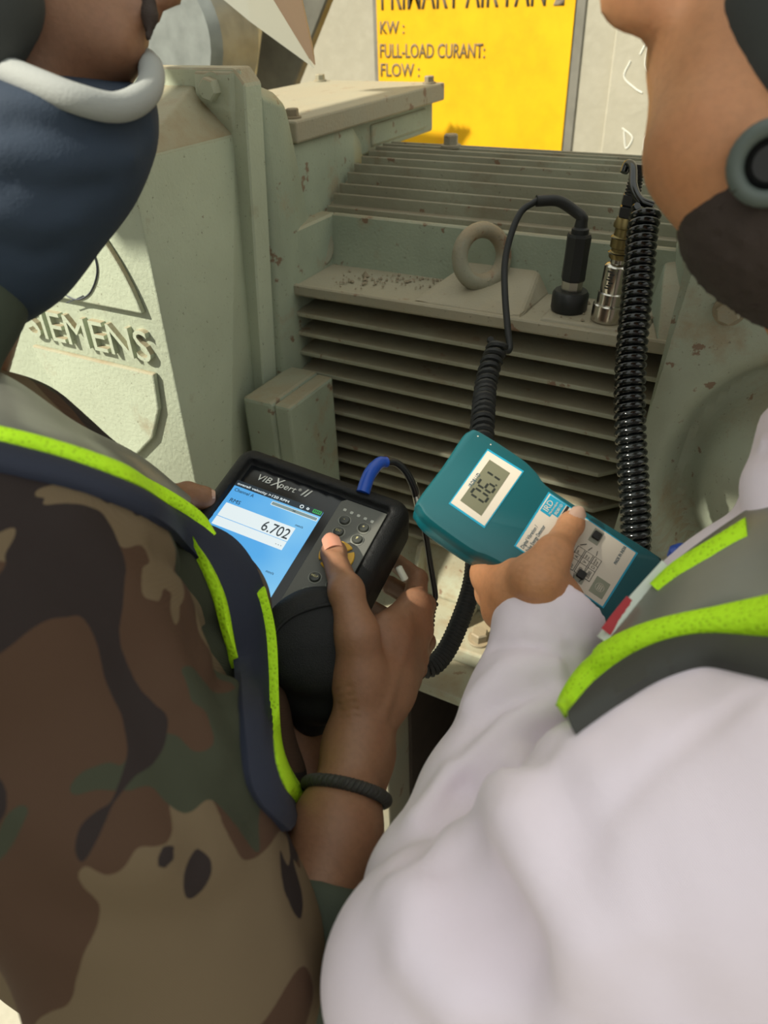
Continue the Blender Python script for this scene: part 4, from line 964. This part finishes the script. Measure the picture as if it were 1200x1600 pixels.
# keypad
k0 = FA.uv(530, 783); k1_ = FA.uv(590, 808); k2_ = FA.uv(452, 960)
ka0 = .0525; ka1 = A1-.0170; kb0 = B0+.0215; kb1 = .0560
prism('keypad', [FA.p(ka0+.004, kb0, -.0008), FA.p(ka1, kb0, -.0008), FA.p(ka1, kb1-.02, -.0008), FA.p(ka1-.006, kb1, -.0008), FA.p(ka0+.006, kb1, -.0008), FA.p(ka0, kb1-.006, -.0008), FA.p(ka0, kb0+.004, -.0008)], FA.n*.0022, MPAD, va, bevel=.0006, seg=2)
for q in range(5):
    a, b = FA.uv(539+q*10.6, 797+q*4.6, .0014); rbox('indicator_light', FA, a-.0014, a+.0014, b-.0014, b+.0014, .0010, .0018, plain('indicator', (.40, .40, .36, 1), .5) if q == 0 else bpy.data.materials['indicator'], va, r=.0005, seg=1, er=0)
def key(px, py, r, mat, sym, sz):
    a, b = FA.uv(px, py, .002); c = FA.p(a, b, .0012)
    lathe('key_rim', c, FA.n, [(r+.0012, 0), (r+.0010, .0006), (r, .0006)], plain('key_rim', (.22, .22, .19, 1), .4) if 'key_rim' not in bpy.data.materials else bpy.data.materials['key_rim'], va, 24)
    k_ = lathe('key', c, FA.n, [(r, 0), (r, .0016), (r*.85, .0026), (r*.4, .0030)], mat, va, 24)
    text('key_symbol', sym, FA.p(a, b+sz*.5, .0044), FA.u, -FA.v, sz, MKSYM, k_, extrude=.0002, align='CENTER')
MKSYM = plain('key_print', (.62, .55, .28, 1), .5)
for px, py, s_, z_ in ((538.5, 813, '-', .003), (568, 825, '+', .003), (529, 831, 'ESC', .0021), (558, 843, 'F', .0026), (492, 902, 'HELP', .0019), (519, 914, '?', .0024), (479.5, 926, 'O', .0026)): key(px, py, .0047, MKEY, s_, z_)
ca, cb = FA.uv(526, 869, .002); 
for q in range(4):
    a0_ = math.radians(90*q-38+0); pts = []
    for j in range(9): an = a0_+math.radians(76)*j/8; pts.append(FA.p(ca+.0150*math.cos(an), cb+.0150*math.sin(an), .0012))
    for j in range(8, -1, -1): an = a0_+math.radians(76)*j/8; pts.append(FA.p(ca+.0075*math.cos(an), cb+.0075*math.sin(an), .0012))
    prism('arrow_key', pts, FA.n*.0022, MKEYY, va, bevel=.0005)
lathe('key', FA.p(ca, cb, .0012), FA.n, [(.0052, 0), (.0052, .002), (.003, .0028)], MKEYY, va, 20)
# hanging hand strap flap below the keypad
fo = [(424, 990), (432, 975), (450, 958), (480, 944), (520, 936), (562, 940), (572, 985), (565, 1050), (548, 1095), (530, 1115), (508, 1128), (492, 1143), (476, 1140), (462, 1122), (448, 1090), (434, 1045)]
fc_ = W(490, 1030, .585); nF = (Vector(CAM)-fc_).normalized()
gF = G(*bounds([W(a, b, d) for a, b in ((410, 930), (590, 1170)) for d in (.48, .66)], .02), .0022)
rr2 = []
dF = lambda b: PJ(FA.on(490, min(b, 1010), -.0035))[2]+max(0, b-1010)*.0004
gF.cap(W(478, 1020, dF(1020)), W(505, 1060, dF(1060)), .020, .019, .03, flat=(nF, .6))
for (a, b, r) in ((452, 985, .012), (486, 972, .015), (520, 972, .016), (465, 1030, .017), (500, 1020, .021), (525, 1030, .016), (478, 1075, .016), (515, 1070, .018), (490, 1115, .0125)): gF.ball(W(a, b, dF(b)), r, .022, flat=(nF, .55))
gF.cap(W(458, 992, dF(992)), W(490, 1115, dF(1115)), .015, .011, .02, flat=(nF, .6)); gF.cap(W(490, 976, dF(976)), W(528, 976, dF(978)), .017, .016, .02, flat=(nF, .6)); gF.cap(W(510, 985, dF(985)), W(518, 1080, dF(1080)), .022, .017, .02, flat=(nF, .6))
fl_ = link('hand_strap', gF.mesh('hand_strap'), va, [MBOOT])
edge = [(426, 992), (436, 975), (455, 959), (485, 946), (520, 939), (556, 941)]
tube('strap_hem', catmull([gF.trace(a, b+5)+nF*.001 for a, b in edge], 6), .0016, MBOOT, fl_, segs=8)
# connector bump, cable latch beside the right hand
c0 = W(630, 885, .655)
lathe('strap_clip', W(628, 896, .640), RM@np.array([.3, .9, .1]) if False else Vector(RM@np.array([.45, .85, .1])), [(.002, -.007), (.0032, -.006), (.0032, .006), (.002, .007)], plain('clear_clip', (.6, .6, .5, 1), .15), va, 12)

# ------------------------------------------------------------------ teal meter held by the right person
MTEAL = plain('teal_plastic', (.003, .075, .090, 1), .38, 0, .12, 1200)
MTEALD = plain('teal_side', (.005, .11, .135, 1), .3)
MLAB = plain('cream_label', (.56, .50, .42, 1), .5)
MLBL = plain('label_blue', (.01, .27, .42, 1), .45)
MLCD = plain('display_olive', (.155, .155, .105, 1), .2)
MLCDK = plain('display_segment', (.020, .024, .020, 1), .35)
def MG(n, c): return plain(n, c, .5)
vm = empty('vibration_meter', FB.p(0, 0, -.02), 'teal handheld vibration meter with grey display reading 06.1', 'instrument')
# outline in frame coordinates from the corners in the photograph
pxs = [(735, 671), (748, 672), (812, 712), (838, 735), (870, 768), (1020, 862), (1033, 874), (1034, 890), (990, 950), (968, 986), (955, 988), (860, 925), (768, 872), (735, 858), (672, 812), (656, 792), (655, 778), (695, 724), (724, 680)]
uvs = [FB.uv(a, b, 0) for a, b in pxs]
sm = catmull([Vector((a, b, 0)) for a, b in uvs+uvs[:1]], 4)[:-1]
cu_, cv_ = sum(p.x for p in sm)/len(sm), sum(p.y for p in sm)/len(sm)
def ringB(scale, c, off=0.): 
    o_ = []
    for p in sm:
        d = Vector((p.x-cu_, p.y-cv_)); L = d.length; d = d*(1-scale/L) if L else d; o_.append(FB.p(cu_+d.x, cv_+d.y, c))
    return o_
levels = [(.004, 0.), (.0015, -.0008), (0, -.003), (-.0006, -.008), (-.0004, -.0135)]
def loft(name, rings, mat, parent, **t):
    n = len(rings[0]); v = [p for r in rings for p in r]; f = [(i*n+k, i*n+(k+1) % n, (i+1)*n+(k+1) % n, (i+1)*n+k) for i in range(len(rings)-1) for k in range(n)]
    f.append(tuple(range(n))); f.append(tuple(range(len(rings)*n-1, (len(rings)-1)*n-1, -1))); return mk(name, v, f, mat, parent, smooth=.5, **t)
loft('front_shell', [ringB(a, b) for a, b in levels], MTEAL, vm)
loft('rear_shell', [ringB(a, b) for a, b in [(.0004, -.0138), (.0002, -.020), (.001, -.028), (.004, -.034)]], MTEALD, vm)
def patchB(name, px4, c0, c1, mat, er=.0003):
    return prism(name, [FB.p(*FB.uv(a, b, c1), c0) for a, b in px4], FB.n*(c1-c0), mat, vm, bevel=er) if er else prism(name, [FB.p(*FB.uv(a, b, c1), c0) for a, b in px4], FB.n*(c1-c0), mat, vm)
def para(tl, bl, tr, c):
    "frame coordinates of a printed rectangle: middle from pixels, sides square to the instrument"
    a = FB.uv(*tl, c); b = FB.uv(*bl, c); d = FB.uv(*tr, c); return a, b, d
# display window: corners left, top, right, bottom in the picture
dl, dt, dr, db = (703, 786), (762, 703), (817, 737), (757, 823)
def rectB(name, pts, grow, c0, c1, mat):
    q = [FB.uv(a, b, c1) for a, b in pts]; mx = sum(x for x, y in q)/4; my = sum(y for x, y in q)/4
    o_ = []
    for x, y in q: d = Vector((x-mx, y-my)); d = d*(1+grow/d.length); o_.append(FB.p(mx+d.x, my+d.y, c0))
    return prism(name, o_, FB.n*(c1-c0), mat, vm)
rectB('window_border', [dl, dt, dr, db], .0012, -.0005, .0004, MLBL); rectB('window_label', [dl, dt, dr, db], -.0008, 0, .0006, MLAB)
ll, lt, lr, lb = (719, 782), (765, 718), (797, 739), (752, 806)
rectB('display', [ll, lt, lr, lb], 0, .0004, .0008, MLCD)
def tB_(s, px, py, size, mat, xs=1., bold=0., c=.0009, name='lettering', align='LEFT', shear=0.):
    a, b = FB.uv(px, py, c); return text(name, s, FB.p(a, b, c), FB.u, -FB.v, size, mat, vm, extrude=.0002, xs=xs, bold=bold, align=align, shear=shear)
# seven-segment digits "06.1"
def seg7(ch, a, b, w, h):
    S = {'0': 'abcdef', '6': 'acdefg', '1': 'bc'}[ch]; t = .0018
    def bar(x0, y0, x1, y1):
        d = Vector((x1-x0, y1-y0)).normalized(); n_ = Vector((-d.y, d.x))*t*.5; e = d*t*.5; p = [Vector((x0, y0))+e, Vector((x0, y0))+e*1.15+n_, Vector((x1, y1))-e*1.15+n_, Vector((x1, y1))-e, Vector((x1, y1))-e*1.15-n_, Vector((x0, y0))+e*1.15-n_]
        prism('digit_segment', [FB.p(a+q.x, b+q.y, .0008) for q in p], FB.n*.0002, MLCDK, vm)
    L = {'a': (0, -h, w, -h), 'b': (w, -h, w, -h/2), 'c': (w, -h/2, w, 0), 'd': (0, 0, w, 0), 'e': (0, -h/2, 0, 0), 'f': (0, -h, 0, -h/2), 'g': (0, -h/2, w, -h/2)}
    for q in S: bar(*L[q])
da, db_ = FB.uv(757, 786, .0008)
seg7('0', da, db_, .0068, .0135); seg7('6', da+.0105, db_, .0068, .0135); seg7('1', da+.0185, db_, .0068, .0135)
prism('digit_point', [FB.p(da+.0187+x, db_+y, .0008) for x, y in ((0, 0), (.0014, 0), (.0014, -.0014), (0, -.0014))], FB.n*.0002, MLCDK, vm)
tB_('IRD811D', 736, 762, .0032, MG('label_print', (.05, .10, .13, 1)), xs=.85)
# front label
fl4 = [(805, 853), (858, 770), (995, 864), (942, 949)]
rectB('label_border', fl4, .0010, -.0005, .0004, MLBL); rectB('front_label', fl4, -.0008, 0, .0006, MLAB)
LT = bpy.data.materials['label_print']
def rp(name, a0, a1, b0, b1, mat, c=.0008): return rbox(name, FB, a0, a1, b0, b1, c-.0002, c, mat, vm, r=.0002, seg=1, er=0)
oa, ob = FB.uv(858, 770, .0006)      # top right corner of the label in reading direction
a0_, b0_ = FB.uv(805, 853, .0006)    # top left
wd_ = oa-a0_; top = (ob+b0_)/2
rp('logo_block', oa-.0185, oa-.001, top+.0012, top+.0105, MLBL); rp('logo_block', oa-.0150, oa-.001, top+.0105, top+.0160, MLBL)
def tl(s, a, b, size, mat, **k): return text('lettering', s, FB.p(a, b, .0009), FB.u, -FB.v, size, mat, vm, extrude=.0002, **k)
tl('IRD', oa-.0165, top+.0070, .0050, MLAB, fw=.0105); tl('Mechanalysis', oa-.0168, top+.0098, .0018, MLAB, fw=.0135); tl('IRD811D', oa-.0140, top+.0142, .0026, MLAB, fw=.011)
tl('Digital Vibration /', a0_+.0015, top+.0070, .0030, LT, fw=.0235); tl('Spike Energy Detector', a0_+.0015, top+.0118, .0030, LT, fw=.0275)
rp('printed_band', oa-.0170, oa-.001, top+.0170, top+.0192, MBK)
# printed slide switches and scale table
for (pa, pb) in ((0.006, .0235), (wd_-.0165, .049), (.004, .0545)):
    rp('switch_plate', a0_+pa, a0_+pa+.013, top+pb-.004, top+pb+.0045, MG('switch_plate', (.25, .25, .2, 1)) if 'switch_plate' not in bpy.data.materials else bpy.data.materials['switch_plate'])
    k_ = rbox('switch_knob', FB, a0_+pa+.0035, a0_+pa+.010, top+pb-.0032, top+pb+.0035, .0008, .0036, MBK, vm, r=.001, er=.0006)
ta, tb_ = a0_+.011, top+.041
for r_ in range(3):
    rp('scale_cell', ta-.001, ta+.0205, tb_+r_*.0075, tb_+r_*.0075+.0068, MBK, .0008)
    for x0, x1 in ((-.0005, .0085), (.009, .0135), (.014, .020)): rp('scale_cell', ta+x0, ta+x1, tb_+r_*.0075+.0005, tb_+r_*.0075+.0063, MLAB, .0010)
    s1, s2, s3 = (('20', 'A', 'g pk'), ('200', 'V', 'mm/s\nr.m.s'), ('2000', 'D', 'microns\npk-pk'))[r_]
    text('lettering', s1, FB.p(ta+.0002, tb_+r_*.0075+.0048, .0012), FB.u, -FB.v, .0030, MBK, vm, extrude=.0001, xs=.8)
    text('lettering', s2, FB.p(ta+.0100, tb_+r_*.0075+.0048, .0012), FB.u, -FB.v, .0030, MBK, vm, extrude=.0001, xs=.8)
    text('lettering', s3, FB.p(ta+.0143, tb_+r_*.0075+.0028, .0012), FB.u, -FB.v, .0014, MBK, vm, extrude=.0001, xs=.75)
for sx in (-1, 1):
    for q in range(3): 
        x = ta+.0098+sx*.0118; tube('scale_line', [FB.p(x, tb_+.001+q*.0075, .0011), FB.p(x+sx*.004, tb_+.005+q*.005, .0011)], .0003, MBK, vm, segs=4)
tl('MADE IN INDIA', a0_+wd_-.0215, top+.0735, .0026, LT, fw=.0185)
rp('battery_mark', a0_+.0035, a0_+.0185, top+.0655, top+.0775, MG('sage_print', (.22, .23, .17, 1)))
tube('mark_outline', [FB.p(a0_+.011+.0035*math.cos(a), top+.0715+.0035*math.sin(a), .0009) for a in [2*math.pi*k/20 for k in range(21)]], .0002, MWH if False else MLAB, vm, segs=4)
for q in range(3): rp('mark_bar', a0_+.0085, a0_+.0135, top+.0700+q*.0014, top+.0705+q*.0014, MLAB, .0009)
for px, py in ((747, 682), (767, 695)): rp('chip_mark', *(lambda q: (q[0]-.0005, q[0]+.0005, q[1]-.0008, q[1]+.0003))(FB.uv(px, py)), MLAB, .0003)

# ------------------------------------------------------------------ sensors on the motor ledge
LZN = LZ-.13+.003
sb = onp(888, 484, 2, LZN); ax = Vector((.03, .02, 1))
m1 = empty('magnet_sensor', sb, 'matte black magnet mounted vibration probe standing on the motor ledge', 'sensor')
lathe('magnet_base', sb, ax, [(.0205, 0), (.0215, .003), (.0215, .020), (.019, .024)], MRUB, m1, 28)
lathe('steel_collar', sb+ax*.024, ax, [(.012, 0), (.0125, .002), (.0125, .011), (.012, .012)], MSSD, m1, 8, smooth=False)
lathe('probe_body', sb+ax*.036, ax, [(.0135, 0), (.0142, .002), (.0138, .030), (.0142, .050), (.013, .053)], MMAT, m1, 8, smooth=.3)
lathe('cable_boot', sb+ax*.088, ax, [(.010, 0), (.0098, .006), (.0075, .008), (.0065, .016)], MMAT, m1, 16)
ab_ = onp(948, 500, 2, LZN); ax2 = Vector((.05, .03, 1))
m2 = empty('accelerometer', ab_, 'stainless steel accelerometer with brass connector and coiled cable at the ledge end', 'sensor')
HZ = .68
def zl(name, h, prof, mat, segs=24, **k): return lathe(name, ab_+ax2*h*HZ, ax2, [(r*1.08, hh*HZ) for r, hh in prof], mat, m2, segs, **k)
zl('mounting_magnet', 0, [(.0165, 0), (.0175, .002), (.0175, .028), (.0165, .030)], MSS, 30)
zl('sensor_body', .030, [(.0145, 0), (.0145, .018), (.0130, .020), (.0135, .024), (.0135, .062), (.011, .066), (.0085, .067), (.0085, .074)], MSS, 30)
for q in range(7):
    zz = .030+q*.0045; aa = -1.9+(q % 3)*.12; c_ = ab_+ax2*(.030+zz)*HZ; d_ = Vector((math.cos(aa), math.sin(aa), 0))
    obox('engraved_mark', c_+d_*.0146, Vector((-d_.y, d_.x, 0))*.0026, Vector((0, 0, 1))*.0007, d_*.0003, MBK, m2, bevel=0)
zl('brass_connector', .104, [(.0105, 0), (.0115, .003), (.0115, .010), (.0100, .012), (.0100, .016), (.0120, .018), (.0120, .034), (.0105, .036), (.0100, .047), (.0125, .049), (.0125, .054), (.010, .064)], MBRASS)
for hh in (.112, .136): zl('seal_ring', hh, [(.0118, 0), (.0128, .001), (.0118, .002)], MCOIL)
zl('cable_gland', .167, [(.0095, 0), (.0105, .002), (.0105, .016), (.0085, .018), (.0100, .020), (.0095, .034), (.007, .036)], MNECK, 6, smooth=.2)
pr = []
for q in range(9): pr += [(.0080-q*.00025, q*.0048), (.0080-q*.00025, q*.0048+.003), (.0058, q*.0048+.0034), (.0058, q*.0048+.0046)]
zl('strain_relief', .202, pr, MNECK, 18)
# cables
topA = ab_+ax2*.246*HZ; dT = PJ(topA)[2]
cbl = empty('coiled_cable', W(990, 330, dT), 'thick glossy black coiled cable hanging from the accelerometer', 'cable')
c1 = [topA-ax2*.008, W(981, 256, dT-.002), W(989, 262, dT-.012), W(990, 290, dT-.022), W(1000, 312, dT-.03), W(1022, 322, dT-.035)]
tube('cable_lead', catmull([W(975, 270, dT)]+c1[1:], 8), .0042, MCOIL, cbl, segs=10)
pth = catmull([W(1010, 328, dT-.030), W(1003, 370, dT-.030), W(997, 440, dT-.03), W(989, 520, dT-.03), W(984, 600, dT-.03), W(985, 680, dT-.03), W(990, 760, dT-.025), W(993, 840, dT-.02), W(985, 930, dT), W(930, 1010, dT+.02)], 6)
tube('cable_coil', coilpath(pth, .0118, 58, 14), .0039, MCOIL, cbl, segs=8)
cor = catmull([W(800, 980, .80), W(742, 850, .80), W(741, 890, .79), W(733, 930, .785), W(715, 980, .775), W(695, 1020, .765), W(672, 1042, .755), W(645, 1040, .75), W(620, 1015, .74), W(610, 985, .73)][1:], 8)
tube('cable_coil', coilpath(cor, .0078, 52, 10), .0033, MMAT, cbl, segs=6); tube('cable_core', cor, .0078, MMAT, cbl, segs=10)
mb = empty('meter_cable', W(790, 500, .84), 'matte black cable arching from the magnet probe to the teal meter', 'cable')
tp = sb+ax*.099; dS = PJ(tp)[2]
tube('cable_lead', catmull([tp, tp+ax*.007, W(897, 329, dS-.004), W(872, 314, dS-.008), W(838, 314, dS-.01)], 8), .0062, MMAT, mb, segs=12)
tube('cable_lead', catmull([W(840, 313, dS-.01), W(815, 330, dS-.01), W(799, 365, dS-.01), W(789, 410, dS-.01), W(789, 460, dS-.015), W(793, 510, dS-.02), W(796, 545, dS-.025), W(784, 548, dS-.03)], 8), .0037, MMAT, mb, segs=10)
pth = catmull([W(778, 532, dS-.03), W(776, 545, dS-.03), W(765, 575, dS-.04), W(758, 610, dS-.06), W(755, 645, dS-.10), W(752, 690, .70)], 6)
tube('cable_coil', coilpath(pth, .0088, 17, 12), .0036, MMAT, mb, segs=7)
# lead of the analyser
ac = empty('analyser_cable', W(640, 780, .70), 'thin black cable with blue strain relief plugged into the analyser', 'cable')
tube('blue_strain_relief', catmull([W(567, 770, .650), W(577, 742, .655), (W(592, 724, .665)), W(604, 722, .67)], 6), [.0062]*4+[.0060]*6+[.0055]*5+[.0050]*4, MBLUE, ac, segs=12)
tube('cable_lead', catmull([W(598, 722, .668), W(618, 723, .675), W(634, 737, .68), W(646, 760, .685), W(650, 775, .69)], 6), .0036, MNECK, ac, segs=10)
tube('marker_sleeve', catmull([W(645, 756, .685), W(650, 772, .69), W(655, 795, .69)], 6), .0040, MSSD, ac, segs=10)
tube('cable_lead', catmull([W(654, 790, .69), W(664, 830, .70), W(672, 880, .72), W(680, 930, .73), W(675, 938, .73)], 6), .0030, MNECK, ac, segs=10)
pth = catmull([W(677, 938, .735), W(671, 955, .735), W(668, 985, .735), W(660, 1020, .735)], 6)
tube('cable_coil', coilpath(pth, .0045, 12, 10), .0022, MNECK, ac, segs=6)
